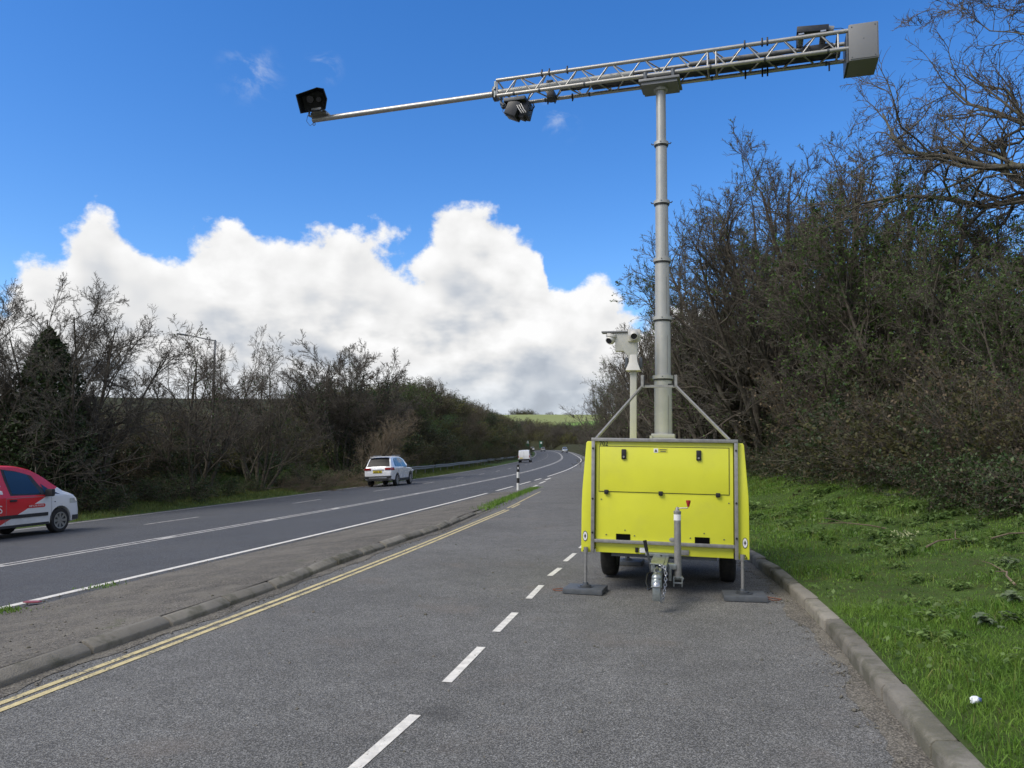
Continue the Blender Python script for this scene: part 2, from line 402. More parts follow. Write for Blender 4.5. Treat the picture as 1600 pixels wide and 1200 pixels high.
simple('litter_white', (.75, .78, .82), .5, var=.1)
simple('litter_blue', (.08, .12, .28), .5, var=.1)
simple('rail_steel', (.20, .20, .19), .6, .3, var=.3, scale=6, dirt=.4)
simple('litter_red', (.28, .07, .08), .5, var=.25, scale=30)
simple('grey_door', (.22, .23, .24), .5, var=.1)
def mat_glass():
    m, t = newmat('car_glass'); finish(t, (.012, .015, .018), .07, 0, spec=.75)
    m, t = newmat('rear_glass'); finish(t, (.010, .011, .013), .25, 0, spec=.12)
    m, t = newmat('lens_glass'); finish(t, (.006, .007, .010), .05, 0, spec=.9)
mat_glass()
def mat_van():
    m, t = newmat('van_livery'); co = t.n('ShaderNodeTexCoord').outputs['Object']
    s_ = t.n('ShaderNodeSeparateXYZ', inp={0: co})
    red = t.m('GREATER_THAN', s_.outputs[2], t.m('ADD', .52, t.m('MULTIPLY', t.m('SUBTRACT', s_.outputs[1], 1.85), .45)))
    cc = t.mix(red, (.74, .76, .77), (.62, .028, .035))
    dn = t.m('MULTIPLY', t.ss(s_.outputs[2], .75, .25), t.ss(t.noise(co, 3, 6), .3, .7)); cc = t.mix(t.m('MULTIPLY', dn, .35), cc, (.33, .31, .27))
    finish(t, cc, .3, extra={'Coat Weight': .25, 'Coat Roughness': .08})
mat_van()

# ------------------------------------------------------------------ road alignment: s along, t to the right of the centre line
_sk = np.array([-60, -20, 0, 25, 50, 75, 100, 130, 160, 200, 250, 320, 420, 560.])
_hd = np.radians([12.3, 12.328, 11.529, 10.533, 9.391, 7.574, 6.506, 4.886, 4.031, 3.225, 1.787, 1.139, -9, -34])
_zc = np.array([-1.73, -1.738, -1.809, -1.901, -1.87, -1.805, -1.664, -1.513, -1.439, -1.191, -.536, .038, .75, 1.2]) + EYE
RS = np.arange(-60, 561, 1.0)
_k = np.ones(17) / 17
_sm = lambda a: np.convolve(np.pad(a, 8, mode='edge'), _k, 'valid')
RH = _sm(np.interp(RS, _sk, _hd)); RZ = _sm(np.interp(RS, _sk, _zc))
RX = np.cumsum(np.sin(RH)); RY = np.cumsum(np.cos(RH)); _i0 = 60
RX = RX - RX[_i0] - 10.859; RY = RY - RY[_i0]
RE = np.interp(RS, [0, 100, 250, 420], [.045, .039, .039, .03])
WL, WR = 7.19, 3.59
def road_xy(s, t):
    x = np.interp(s, RS, RX); y = np.interp(s, RS, RY); h = np.interp(s, RS, RH)
    return x + t * np.cos(h), y - t * np.sin(h)
def st_of(X, Y):
    X = np.asarray(X, float); Y = np.asarray(Y, float); sh = X.shape; X = X.ravel(); Y = Y.ravel()
    s = np.empty(len(X)); t = np.empty(len(X))
    for a in range(0, len(X), 4000):
        dx = X[a:a + 4000, None] - RX; dy = Y[a:a + 4000, None] - RY
        i = (dx * dx + dy * dy).argmin(1); j = np.arange(len(i))
        ddx, ddy = dx[j, i], dy[j, i]; h = RH[i]
        s[a:a + 4000] = RS[i] + ddx * np.sin(h) + ddy * np.cos(h)
        t[a:a + 4000] = ddx * np.cos(h) - ddy * np.sin(h)
    return s.reshape(sh), t.reshape(sh)
sstep = lambda x, a, b: (lambda u: u * u * (3 - 2 * u))(np.clip((np.asarray(x, float) - a) / (b - a), 0, 1))
def surf(s, t):
    """paved surface: super-elevated carriageway, lay-by at z=0 near the camera, run together farther on"""
    s = np.asarray(s, float); t = np.asarray(t, float)
    zc = np.interp(s, RS, RZ); e = np.interp(s, RS, RE)
    zr = zc + np.minimum(t, 3.9) * e
    ze = zc + 3.9 * e
    lay = (0.0 - ze) * (1 - sstep(s, 22, 60)) + .02
    lay = np.where(s < 22, -ze, lay)
    return np.where(t <= 3.9, zr, ze + lay * sstep(t, 3.9, 6.6))
# right-hand kerb of the lay-by (x, y), read off the photograph on the z=0 plane, then carried on to the main road
KR = np.array([(.6, -4), (1.25, .4), (1.62, 2.0), (2.013, 3.828), (2.276, 5.011), (2.46, 5.876), (2.665, 6.906), (2.83, 7.729), (2.985, 8.617), (3.16, 10.1), (3.5, 13), (4.3, 20), (5.6, 35), (7.3, 60), (10.2, 95), (13.2, 130), (17.9, 198), (21.9, 310), (21.6, 380)])
def resample(P, step, lo=None, hi=None):
    P = np.asarray(P, float); d = np.concatenate([[0], np.cumsum(np.linalg.norm(np.diff(P, axis=0), axis=1))])
    q = np.arange(d[0] if lo is None else lo, d[-1] if hi is None else hi, step)
    return np.stack([np.interp(q, d, P[:, k]) for k in range(P.shape[1])], 1)
def smoothline(P, step=.25, w=9):
    Q = resample(P, step); k = np.ones(w) / w
    return np.stack([np.convolve(np.pad(Q[:, i], w // 2, mode='reflect', reflect_type='odd'), k, 'valid') for i in range(Q.shape[1])], 1)
KRs = smoothline(KR, .25, 13)
_ks, _kt = st_of(KRs[:, 0], KRs[:, 1]); _o = np.argsort(_ks); _ks, _kt = _ks[_o], _kt[_o]
tk = lambda s: np.interp(s, _ks, _kt)
_rng = np.random.default_rng(5)
_bw = [(_rng.uniform(.15, 1.6), _rng.uniform(0, 6.28), _rng.uniform(0, 6.28)) for _ in range(14)]
def bumps(X, Y):
    z = 0
    for f, a, p in _bw: z = z + np.sin(f * (X * math.cos(a) + Y * math.sin(a)) + p) / (1 + f)
    return z / 5.0
def GZ(X, Y, under=False):
    """natural ground height; under=True drops it beneath the paved sheets and verge strips"""
    X = np.asarray(X, float); Y = np.asarray(Y, float)
    s, t = st_of(X, Y)
    k = tk(s)
    z = surf(s, np.clip(t, -7.6, k))
    dl = -7.6 - t; w = t - k - .14
    Hb = np.interp(s, [-60, 30, 52, 70, 95, 300, 360], [1.0, 1.0, 1.8, 5.4, 8.2, 8.4, 6.0])
    bl = .10 * sstep(dl, 0, 2) + Hb * sstep(dl, 2.6, 9.5) + .02 * np.clip(dl - 9, 0, 60) + .06 * bumps(X, Y) * sstep(dl, .3, 3) * 3
    Hr = np.interp(s, [-60, 5, 30, 80, 300], [.60, .78, 1.0, 2.0, 2.5])
    br = .115 + .02 * np.clip(w, 0, 3) + Hr * sstep(w, .5, 5.6) + 1.0 * sstep(w, 7, 40) + .07 * bumps(X * 1.6, Y * 1.6) * sstep(w, .1, 2) * 2
    z = np.where(dl > 0, z + bl, np.where(w > -.14, z + br, z))
    r = np.hypot(X, Y)
    far = 30 * sstep(Y, 400, 760) + 22 * sstep(Y, 800, 1700) + 5 * bumps(X * .03, Y * .03) * sstep(Y, 400, 700)
    z = z + far
    if under:
        paved = (t > -7.9) & (w < .05) & (s < 380) & (s > -50)
        strip = ((t > -19.5) & (s < 335) & (s > -24) & (dl > -1)) | ((w > -.2) & (w < 15.5) & (s > -9) & (s < 76))
        z = z - np.where(paved, .35, 0) - np.where(strip & ~paved, .4, 0)
    return z
def ray(u, v):
    x = (u - 800) / FPX; z = -(v - 600) / FPX; c, s_ = math.cos(PITCH), math.sin(PITCH)
    return np.array([x, c - z * s_, s_ + z * c])
def hit(u, v):
    """where the line of sight through photo pixel (u, v) meets the paved ground"""
    d = ray(u, v); q = np.concatenate([np.arange(2, 60, .02), np.arange(60, 400, .25)])
    P = d[None] * q[:, None] + np.array([0, 0, EYE]); s, t = st_of(P[:, 0], P[:, 1])
    b = np.nonzero(P[:, 2] < surf(s, np.minimum(t, tk(s))))[0]
    return P[b[0]] if len(b) else P[-1]
def spot(px, depth):
    x = (px - 800) / FPX * depth; return x, depth

def st_sheet(name, s_arr, t_fn, zoff, material, kind='structure', parent=None, zfn=None):
    """a strip laid in road coordinates; t_fn(s)-> array of t"""
    rows = []
    for s in s_arr:
        t = np.asarray(t_fn(s), float); x, y = road_xy(s, t)
        z = (surf(s, t) if zfn is None else zfn(x, y)) + zoff
        rows.append(np.stack([x, y, z], 1))
    n = len(rows[0]); V = np.concatenate(rows); m = len(rows)
    i = np.arange(m - 1)[:, None] * n + np.arange(n - 1)[None]
    F = np.stack([i, i + 1, i + n + 1, i + n], -1).reshape(-1, 4)
    o = link(name, np_mesh(name, V, F, True), material, parent)
    if kind: o['kind'] = kind
    return o
def grid_mesh(name, gx, gy, zf, material):
    X, Y = np.meshgrid(gx, gy); Z = zf(X, Y); n = len(gx); m = len(gy)
    V = np.stack([X, Y, Z], -1).reshape(-1, 3)
    i = np.arange(m - 1)[:, None] * n + np.arange(n - 1)[None]
    F = np.stack([i, i + 1, i + n + 1, i + n], -1).reshape(-1, 4)
    return link(name, np_mesh(name, V, F, True), material)
def spaced(*segs):
    out = []
    for a, b, st in segs: out.append(np.arange(a, b, st))
    return np.concatenate(out)
gx = spaced((-3000, -600, 200), (-600, -150, 30), (-150, -45, 5), (-45, 45, 1.0), (45, 150, 5), (150, 600, 30), (600, 3001, 200))
gy = spaced((-400, -40, 40), (-40, -10, 3), (-10, 90, 1.0), (90, 400, 4), (400, 900, 20), (900, 4601, 150))
ground = grid_mesh('ground', gx, gy, lambda X, Y: GZ(X, Y, True), M['scrub_ground']); ground['kind'] = 'structure'
def hill_material():
    m, t = newmat('hill'); co = t.n('ShaderNodeTexCoord').outputs['Object']
    sy = t.n('ShaderNodeSeparateXYZ', inp={0: co})
    fld = t.mix(t.ss(t.noise(co, .004, 3), .45, .52), (.17, .29, .07), (.22, .25, .10))
    cc = t.mix(t.ss(t.m('ADD', sy.outputs[1], t.m('MULTIPLY', t.noise(co, .02, 3), 60)), 590, 620), (.04, .042, .02), fld)
    finish(t, cc, .95, spec=.1)
hill_material(); ground.data.materials.clear(); ground.data.materials.append(M['hill'])

ss_near = spaced((-24, 60, .5), (60, 160, 1), (160, 400, 2))
road = st_sheet('road', ss_near, lambda s: np.linspace(-7.62, 3.86, 17), 0.0, M['road_asphalt'])
layby = st_sheet('layby', spaced((-14, 60, .5), (60, 200, 1), (200, 380, 2)), lambda s: np.concatenate([np.linspace(3.86, 6.7, 9), np.linspace(6.7, max(7.0, tk(s) + .10), 8)[1:]]) if tk(s) > 6.8 else np.linspace(3.86, tk(s) + .10, 16), 0.0, M['layby_asphalt'])
verge_left = st_sheet('verge_left', spaced((-24, 70, .5), (70, 336, 2)), lambda s: np.concatenate([[-7.58], np.linspace(-7.62, -12, 16), np.linspace(-12, -19.4, 16)[1:]]), 0.0, M['verge_soil'],
                      zfn=lambda x, y: GZ(x, y) - .012)
verge_right = st_sheet('verge_right', spaced((-9, 40, .3), (40, 76, 1)), lambda s: tk(s) + np.concatenate([[.13], np.linspace(.2, 5, 22), np.linspace(5, 15, 18)[1:]]), 0.0, M['verge_soil'], zfn=GZ)

# ---- painted lines
def line_mesh(s_arr, t_c, w, zoff=.004):
    s_arr = np.asarray(s_arr, float); t_c = np.broadcast_to(t_c, s_arr.shape)
    V = []
    for sg in (-.5, .5):
        x, y = road_xy(s_arr, t_c + sg * w); V.append(np.stack([x, y, surf(s_arr, t_c + sg * w) + zoff], 1))
    n = len(s_arr); V = np.concatenate(V); i = np.arange(n - 1)
    return np_mesh('line', V, np.stack([i, i + n, i + n + 1, i + 1], 1))
def paint(name, s_arr, t_c, w, material, parent, zoff=.004):
    return link(name, line_mesh(s_arr, t_c, w, zoff), material, parent)
LS_ = spaced((-24, 80, .5), (80, 400, 2))
paint('edge_line', LS_, -WL, .12, M['white_paint_worn'], road)
for off in (-.13, .13): paint('centre_line', LS_, off, .11, M['white_paint_worn'], road)
for k in range(60):                                   # reflective-stud pads between the pair of centre lines
    s0 = -10 + k * 4.5
    paint('centre_bar', [s0, s0 + .5], 0, .15, M['white_paint_worn'], road, .0045)
s_e = [st_of(*hit(u, v)[:2])[0] for u, v in ((762, 770), (772, 767), (799, 760), (811, 757.5), (829, 752.5), (836, 750.6), (851, 747.5), (857, 744.5))]
paint('edge_line', np.arange(-20, s_e[0], .5), WR, .13, M['white_paint'], road)
for a, b in ((1, 2), (3, 4), (5, 6)): paint('edge_line', np.linspace(s_e[a], s_e[b], 5), WR, .14, M['white_paint'], road)
paint('edge_line', np.arange(s_e[7], 390, 1.5), WR, .14, M['white_paint'], road)
for k in range(26):
    s0 = 21.5 + 9.05 * (k - 1)
    if k == 0: s0 = 12.6
    paint('lane_dash', np.linspace(s0, s0 + 2.6, 4), -3.62, .11, M['white_paint_worn'], road)
def strip_xy(P, w, zoff, name, material, parent, jitter=0.0):
    P = np.asarray(P, float); d = np.gradient(P, axis=0); d /= np.linalg.norm(d, axis=1)[:, None]; nrm = np.stack([d[:, 1], -d[:, 0]], 1)
    A, B = P - nrm * w / 2, P + nrm * w / 2; Q = np.concatenate([A, B]); s, t = st_of(Q[:, 0], Q[:, 1])
    V = np.concatenate([Q, (surf(s, t) + zoff)[:, None]], 1); n = len(P); i = np.arange(n - 1)
    return link(name, np_mesh(name, V, np.stack([i, i + n, i + n + 1, i + 1], 1)), material, parent)
yl = [hit(*p)[:2] for p in ((0, 1100), (200, 1025), (400, 951), (520, 905), (650, 854), (735, 819), (800, 791), (845, 768))]
d0 = (yl[1] - yl[0]) / np.linalg.norm(yl[1] - yl[0]); yl = [yl[0] - d0 * 8] + yl
yls = smoothline(yl, .3, 9)
dd = np.gradient(yls, axis=0); dd /= np.linalg.norm(dd, axis=1)[:, None]; yn = np.stack([dd[:, 1], -dd[:, 0]], 1)
strip_xy(yls, .055, .004, 'yellow_line', M['yellow_paint'], layby); strip_xy(yls[:-25] + yn[:-25] * .105, .055, .004, 'yellow_line', M['yellow_paint'], layby)
for a, b in (((832, 761), (840, 758)), ((843, 755.5), (852, 752)), ((852, 750), (860, 747))):
    pa, pb = hit(*a)[:2], hit(*b)[:2]; strip_xy([pa, (pa + pb) / 2, pb], .14, .0045, 'exit_dash', M['white_paint'], layby)
bd = [((490, 1262), (557, 1200)), ((557, 1200), (649, 1119)), ((698, 1068), (752, 1012)), ((775, 988), (805, 958)), ((826, 936), (846, 915)), ((859, 900), (875, 888)), ((883, 877.5), (898, 865))]
for i, (a, b) in enumerate(bd[1:]):
    pa, pb = hit(*a)[:2], hit(*b)[:2]
    if i == 0: pa = pa - (pb - pa) / np.linalg.norm(pb - pa) * .12
    strip_xy([pa, pa * .67 + pb * .33, pa * .33 + pb * .67, pb], .068, .004, 'bay_dash', M['white_paint'], layby)
u_ = np.array([math.sin(R(12.6)), math.cos(R(12.6))]); p_ = hit(898, 865)[:2]
for k in range(5): strip_xy([p_ + u_ * (.62 + k * 1.42), p_ + u_ * (1.0 + k * 1.42), p_ + u_ * (1.42 + k * 1.42)], .068, .004, 'bay_dash', M['white_paint'], layby)

# ---- kerbs: every stone its own object
def kerb_stones(parent, line, prof_fn, n_max, joint=.026, seed=1):
    """line: smooth xy polyline (the foot of the kerb face); the kerb body lies to its side"""
    d = np.concatenate([[0], np.cumsum(np.linalg.norm(np.diff(line, axis=0), axis=1))]); rng = np.random.default_rng(seed)
    for k in range(n_max):
        a, b = k * .915 + joint / 2, (k + 1) * .915 - joint / 2
        if b > d[-1]: break
        q = np.array([a, (a + b) / 2, b]); P = np.stack([np.interp(q, d, line[:, i]) for i in (0, 1)], 1)
        T = np.gradient(P, axis=0); T /= np.linalg.norm(T, axis=1)[:, None]; N = np.stack([T[:, 1], -T[:, 0]], 1)
        s, t = st_of(P[:, 0], P[:, 1]); z0 = surf(s, t); tilt = rng.normal(0, .006); up = rng.normal(0, .005); inn = rng.normal(0, .007)
        mb = MB(); prof = prof_fn(k); n = len(prof); vs = []
        for j in range(3):
            for o_, h in prof: vs.append((P[j, 0] + N[j, 0] * (o_ + inn), P[j, 1] + N[j, 1] * (o_ + inn), z0[j] + h + up + tilt * (j - 1)))
        fs = [(j * n + i, j * n + (i + 1) % n, (j + 1) * n + (i + 1) % n, (j + 1) * n + i) for j in range(2) for i in range(n)] + [tuple(range(n)), tuple(2 * n + i for i in range(n - 1, -1, -1))]
        mb.add(vs, fs).build('kerbstone', M['concrete'], parent, smooth=40, bevel=.012)
kerb_r = empty('kerb_right'); tag(kerb_r, kind='structure')
kerb_stones(kerb_r, KRs[10:], lambda k: [(0, -.12), (.004, .088), (.022, .112), (.135, .118), (.135, -.12)], 36, seed=3)
kl = [hit(*p)[:2] for p in ((0, 1077.5), (134, 1029), (257, 986), (350, 952.5), (400, 935), (484, 902), (527, 885), (620, 851), (687, 830))]
d0 = (kl[1] - kl[0]) / np.linalg.norm(kl[1] - kl[0]); kl = [kl[0] - d0 * 6.5] + kl + [hit(742, 806)[:2], hit(790, 786)[:2], hit(834, 766)[:2]]
KLs = smoothline(kl, .25, 9)
kerb_l = empty('kerb_left'); tag(kerb_l, kind='structure')
def kl_prof(k):
    f = 1.0 if k < 18 else max(.45, 1 - (k - 18) * .13)
    return [(0, -.12), (-.012, .052 * f), (-.085, .098 * f), (-.13, .103 * f), (-.13, -.12)]
kerb_stones(kerb_l, KLs, kl_prof, 24, seed=8)
# ---- the traffic island between lay-by and carriageway
ks_, kt_ = st_of(KLs[:, 0], KLs[:, 1]); rng = np.random.default_rng(11)
rows = []
for s, t1 in zip(ks_, kt_):
    t1 = t1 - .125; t0 = WR + .16; n = 12; f = np.linspace(0, 1, n); t = t0 + (max(t1, t0 + .05) - t0) * f
    x, y = road_xy(s, t); tip = 1 - sstep(s, 16.5, 29)
    z = surf(s, t) + .012 + .085 * tip * f ** .8 + .012 * bumps(x * 4, y * 4) * np.sin(f * math.pi) + (.03 * np.sin(f * math.pi) if s > 10 else 0)
    z[0] -= .05
    rows.append(np.stack([x, y, z], 1))
V = np.concatenate(rows); n = 12; m_ = len(rows); i = np.arange(m_ - 1)[:, None] * n + np.arange(n - 1)[None]
island = link('traffic_island', np_mesh('traffic_island', V, np.stack([i, i + 1, i + n + 1, i + n], -1).reshape(-1, 4), True), M['island_surface']); island['kind'] = 'structure'
def island_z(x, y):
    s, t = st_of(np.array([x]), np.array([y])); i = np.argmin(abs(ks_ - s[0])); f = np.clip((t[0] - WR - .16) / (kt_[i] - .125 - WR - .16), 0, 1)
    return float(surf(s, t)[0] + .012 + .085 * (1 - sstep(s[0], 16.5, 29)) * f ** .8)

# grit that gathers along both kerbs
def grit_strip(line, side, wmin, wmax, seed, name):
    rr = np.random.default_rng(seed); P = resample(line, .12); T = np.gradient(P, axis=0); T /= np.linalg.norm(T, axis=1)[:, None]; N = np.stack([T[:, 1], -T[:, 0]], 1) * side
    wv = wmin + (wmax - wmin) * (.5 + .25 * np.sin(P[:, 1] * 1.9) + .25 * np.sin(P[:, 1] * 5.3 + 1)) + rr.uniform(-.02, .02, len(P))
    A, B = P - N * .01, P + N * wv[:, None]; Q = np.concatenate([A, B]); s, t = st_of(Q[:, 0], Q[:, 1]); V = np.concatenate([Q, (surf(s, t) + .003)[:, None]], 1); V[:len(P), 2] += .008; n = len(P); i = np.arange(n - 1)
    link(name, np_mesh(name, V, np.stack([i, i + n, i + n + 1, i + 1], 1)), M['island_surface'], layby)
grit_strip(KLs[:90], 1, .06, .17, 4, 'gutter_grit'); grit_strip(KRs[8:60], -1, .04, .20, 5, 'gutter_grit')
# loose stones on the island, in the gutters and a few on the tarmac
rng = np.random.default_rng(21); n = 5200
i = rng.integers(0, len(KLs) - 30, n); f = rng.uniform(0, 1, n) ** .8; kind_ = rng.uniform(0, 1, n)
t_ = np.where(kind_ < .55, WR + .2 + (kt_[i] - .2 - WR - .2) * f, np.where(kind_ < .8, WR + .12 + .25 * f, kt_[i] + .02 + .16 * f)); s_ = ks_[i] + rng.uniform(-.12, .12, n)
x, y = road_xy(s_, t_); fz = np.clip((t_ - WR - .16) / (kt_[i] - .125 - WR - .16), 0, 1); z = surf(s_, t_) + np.where(kind_ < .8, .012 + .085 * (1 - sstep(s_, 16.5, 29)) * fz ** .8, .004)
xk = KRs[rng.integers(8, 60, 1500)] + rng.normal(0, .03, (1500, 2)); xk[:, 0] -= np.abs(rng.normal(0, .10, 1500)) + .02
xl = np.stack([rng.uniform(-2.5, 2.6, 700), rng.uniform(2.5, 16, 700)], 1); sl, tl = st_of(xl[:, 0], xl[:, 1]); ok = tl < tk(sl) - .05; xl = xl[ok]
X = np.concatenate([x, xk[:, 0], xl[:, 0]]); Y_ = np.concatenate([y, xk[:, 1], xl[:, 1]]); ss2, tt2 = st_of(X, Y_); Z = np.concatenate([z, surf(*st_of(xk[:, 0], xk[:, 1])) + .003, surf(*st_of(xl[:, 0], xl[:, 1]))]); n = len(X)
sz = np.clip(rng.lognormal(-5.0, .5, n), .003, .022); oct_ = np.array([(1, 0, 0), (0, 1, 0), (-1, 0, 0), (0, -1, 0), (0, 0, .8), (0, 0, -.3)], float)
V = oct_[None] * sz[:, None, None] * rng.uniform(.6, 1.3, (n, 6, 1)); a = rng.uniform(0, 6.28, n); ca, sa = np.cos(a)[:, None], np.sin(a)[:, None]
V = np.stack([V[..., 0] * ca - V[..., 1] * sa + X[:, None], V[..., 0] * sa + V[..., 1] * ca + Y_[:, None], V[..., 2] + Z[:, None]], -1).reshape(-1, 3)
tri = np.array([(0, 1, 4), (1, 2, 4), (2, 3, 4), (3, 0, 4), (1, 0, 5), (2, 1, 5), (3, 2, 5), (0, 3, 5)]); F = (np.arange(n)[:, None, None] * 6 + tri[None]).reshape(-1, 3)
st_o = link('loose_stones', np_mesh('loose_stones', V, F), M['concrete']); tag(st_o, 'loose grit and small stones on the island and along the kerbs', 'grit', kind='stuff')

# ------------------------------------------------------------------ camera trailer (local: x right, y away from the viewer, z up)
TR_YAW = 14.0
tr = empty('camera_trailer', (1.573, 8.17, 0.0), (0, R(1.0), R(-TR_YAW)))
tag(tr, 'bright yellow box trailer with galvanised frame, tall telescopic mast and truss boom', 'trailer')
Y = M['trailer_yellow']; G = M['galvanised']
BL, BW, ZB, ZT = 2.35, .745, .405, 1.598
# front wall and box body
b = MB(); b.box((0, 1.22, (.46 + ZT) / 2), (2 * BW - .02, 2.22, ZT - .46)); body = b.build('body', Y, tr, bevel=.006)
b = MB(); b.box((0, .075, (.53 + ZT) / 2), (2 * BW - .06, .06, ZT - .53)); b.build('front_panel', Y, tr, bevel=.004)
b = MB(); b.box((0, .085, .462), (2 * BW - .06, .05, .105)); b.build('valance', Y, tr, bevel=.004)
b = MB(); b.box((0, 1.22, ZT + .008), (2 * BW, 2.3, .016)); b.build('roof_panel', Y, tr, bevel=.004)
b = MB(); b.box((0, 1.2, .40), (1.1, 2.2, .06)); b.build('chassis', M['steel_dark'], tr)
for sx_ in (-1, 1):   # side skirts that swell outwards below
    poly = [(.752 * sx_, ZB + .0), (.872 * sx_, ZB), (.870 * sx_, .90), (.866 * sx_, 1.06), (.826 * sx_, ZT - .02), (.812 * sx_, ZT), (.752 * sx_, ZT)]
    b = MB(); b.prism(poly, .05, BL - .02); sk = b.build('side_skirt', Y, tr, smooth=25, bevel=.008)
    # round lashing-point sticker and warning triangle
    xo = .828 * sx_
    for rr, yy, mm, nm in ((1.0, .0455, 'marking_black', 'sticker_ring'), (.86, .0445, 'sticker_white', 'lashing_sticker')):
        b = MB(); b.prism([(xo + .026 * rr * math.cos(a), .575 + .055 * rr * math.sin(a)) for a in np.linspace(0, 2 * math.pi, 25)[:-1]], yy, .0495); b.build(nm, M[mm], sk)
    b = MB(); b.prism([(xo + x, .575 + z) for x, z in ((-.005, .022), (.005, .022), (.005, .006), (.012, .006), (.012, -.006), (.005, -.006), (.005, -.022), (-.005, -.022), (-.005, -.006), (-.012, -.006), (-.012, .006), (-.005, .006))], .0435, .0442); b.build('sticker_symbol', M['marking_black'], sk)
    b = MB(); b.prism([(xo - .024, .415), (xo + .024, .415), (xo, .458)], .0455, .0495); tri = b.build('warning_triangle', M['marking_black'], sk)
    b = MB(); b.prism([(xo - .013, .421), (xo + .013, .421), (xo, .444)], .0445, .0452); b.build('triangle_centre', M['sticker_yellow'], tri)
# galvanised frame
b = MB(); b.box((0, .03, 1.617), (1.53, .045, .036)); b.build('frame_rail', G, tr, bevel=.003)
b = MB(); b.box((0, .028, .535), (1.448, .04, .034)); b.build('frame_rail', G, tr, bevel=.003)
for sx_ in (-1, 1):
    b = MB(); b.box((.744 * sx_, .03, (ZB + 1.598) / 2), (.036, .045, 1.598 - ZB)); up = b.build('frame_upright', G, tr, bevel=.003)
    for z in (1.52, .98, .62):
        b = MB(); b.cyl((.744 * sx_, .008, z), (.744 * sx_, -.001, z), .011, n=10); b.build('bolt', M['black_plastic'], up)
# upper hatch: a panel with its own gap
b = MB(); b.box((-.003, .0445, 1.302), (1.362, .004, .492)); b.build('hatch_gap', M['marking_black'], tr)
b = MB(); b.box((-.003, .040, 1.302), (1.348, .010, .478)); hatch = b.build('hatch', Y, tr, bevel=.002)
for x in (-.415, .368):
    b = MB(); b.box((x, .026, 1.463), (.050, .022, .108)); lt = b.build('latch', M['black_plastic'], hatch, bevel=.008)
    b = MB(); b.cyl((x, .016, 1.435), (x, .010, 1.435), .011, n=12); b.build('lock_barrel', G, lt)
for x in (-.60, -.025, .562):
    b = MB(); b.box((x, .028, 1.055), (.046, .026, .046)); b.build('hinge', M['black_plastic'], hatch, bevel=.008)
for x in (-.42, .40):
    b = MB(); b.box((x, .043, .580), (.150, .008, .068)); b.build('vent_slot', M['void_black'], tr)
for x, z in ((-.655, .975), (.67, .975), (-.60, .60), (-.30, .60), (.28, .60), (.62, .60), (-.40, .655), (.42, .655)):
    b = MB(); b.cyl((x, .045, z), (x, .040, z), .007, n=8); b.build('rivet', M['steel_dark'], tr)
t_ = link('fleet_number', text_mesh('702', .066), M['marking_black'], tr); t_.location = (-.635, .0405, 1.572); t_.rotation_euler = (R(90), 0, 0)
b = MB(); b.box((-.075, .034, 1.508), (.046, .003, .044)); st_ = b.build('warning_sticker', M['sticker_white'], hatch)
b = MB(); b.prism([(-.091, 1.494), (-.059, 1.494), (-.075, 1.523)], .0318, .0324); b.build('warning_symbol', M['marking_black'], st_)
b = MB(); b.box((0, .034, 1.508), (.090, .003, .044)); b.build('warning_text_panel', M['sticker_yellow'], hatch)
for k in range(2):
    b = MB(); b.box((0, .032, 1.517 - k * .018), (.074 - k * .016, .001, .008)); b.build('text_row', M['steel_dark'], hatch)
b = MB(); b.box((.215, .05, .447), (.10, .012, .055)); b.build('data_plate', G, tr, bevel=.003)
b = MB(); b.box((-.275, .05, .452), (.035, .012, .05)); b.build('socket', M['black_plastic'], tr, bevel=.004)
b = MB(); b.box((-.215, .05, .452), (.06, .010, .052)); b.build('socket_plate', M['sticker_white'], tr, bevel=.003)
# drawbar, coupling, hand brake
b = MB()
for x0, x1 in ((-.085, -.045), (.025, -.005)):
    b.prism([(.1, .415), (.1, .33), (-.58, .325), (-.58, .40)], x0, x1 if x1 > x0 else x0 + .04, 'X')
b.box((-.03, -.25, .408), (.13, .72, .012)); b.box((-.03, .0, .425), (.30, .10, .03)); draw = b.build('drawbar', M['cast_zinc'], tr, bevel=.004)
b = MB(); b.lathe([(.0, -.92), (.030, -.915), (.046, -.89), (.050, -.85), (.048, -.80), (.040, -.74), (.040, -.56), (.0, -.56)], 18, 'Y', (-.012, 0, .315)); b.box((-.012, -.68, .352), (.07, .22, .05), bev=.012)
b.lathe([(.0, .33), (.035, .325), (.05, .30), (.052, .25), (.0, .25)], 16, 'Z', (-.012, -.88, 0)); coup = b.build('coupling_head', M['cast_zinc'], tr, smooth=50)
b = MB(); b.tube([(-.012, -.74, .37), (-.012, -.82, .405), (-.012, -.92, .395)], [.016, .014, .016], 8); b.build('coupling_handle', M['steel_dark'], coup)
b = MB(); b.box((-.012, -.88, .175), (.075, .085, .125), bev=.012); b.box((-.012, -.88, .243), (.098, .105, .012), bev=.003); b.build('ball_cover', M['cast_zinc'], coup)
b = MB(); b.lathe([(.0, .045), (.022, .04), (.036, .022), (.040, 0.0), (.0, 0.0)], 16, 'Z', (-.012, -.925, .250)); b.build('ball_cap', M['alloy'], coup)
b = MB(); b.tube([(-.085, -.50, .31), (-.10, -.53, .42), (-.135, -.55, .56)], [.014, .013, .012], 8); lev = b.build('brake_lever', M['steel_dark'], tr)
b = MB(); b.cyl((-.128, -.548, .525), (-.147, -.556, .625), .017, .019, 10); b.build('lever_grip', M['black_plastic'], lev)
b = MB(); b.tube([(-.085, -.5, .33), (-.12, -.56, .30), (-.125, -.68, .24), (-.09, -.8, .19), (-.05, -.84, .23)], .007, 6); b.build('breakaway_cable', M['black_plastic'], tr)
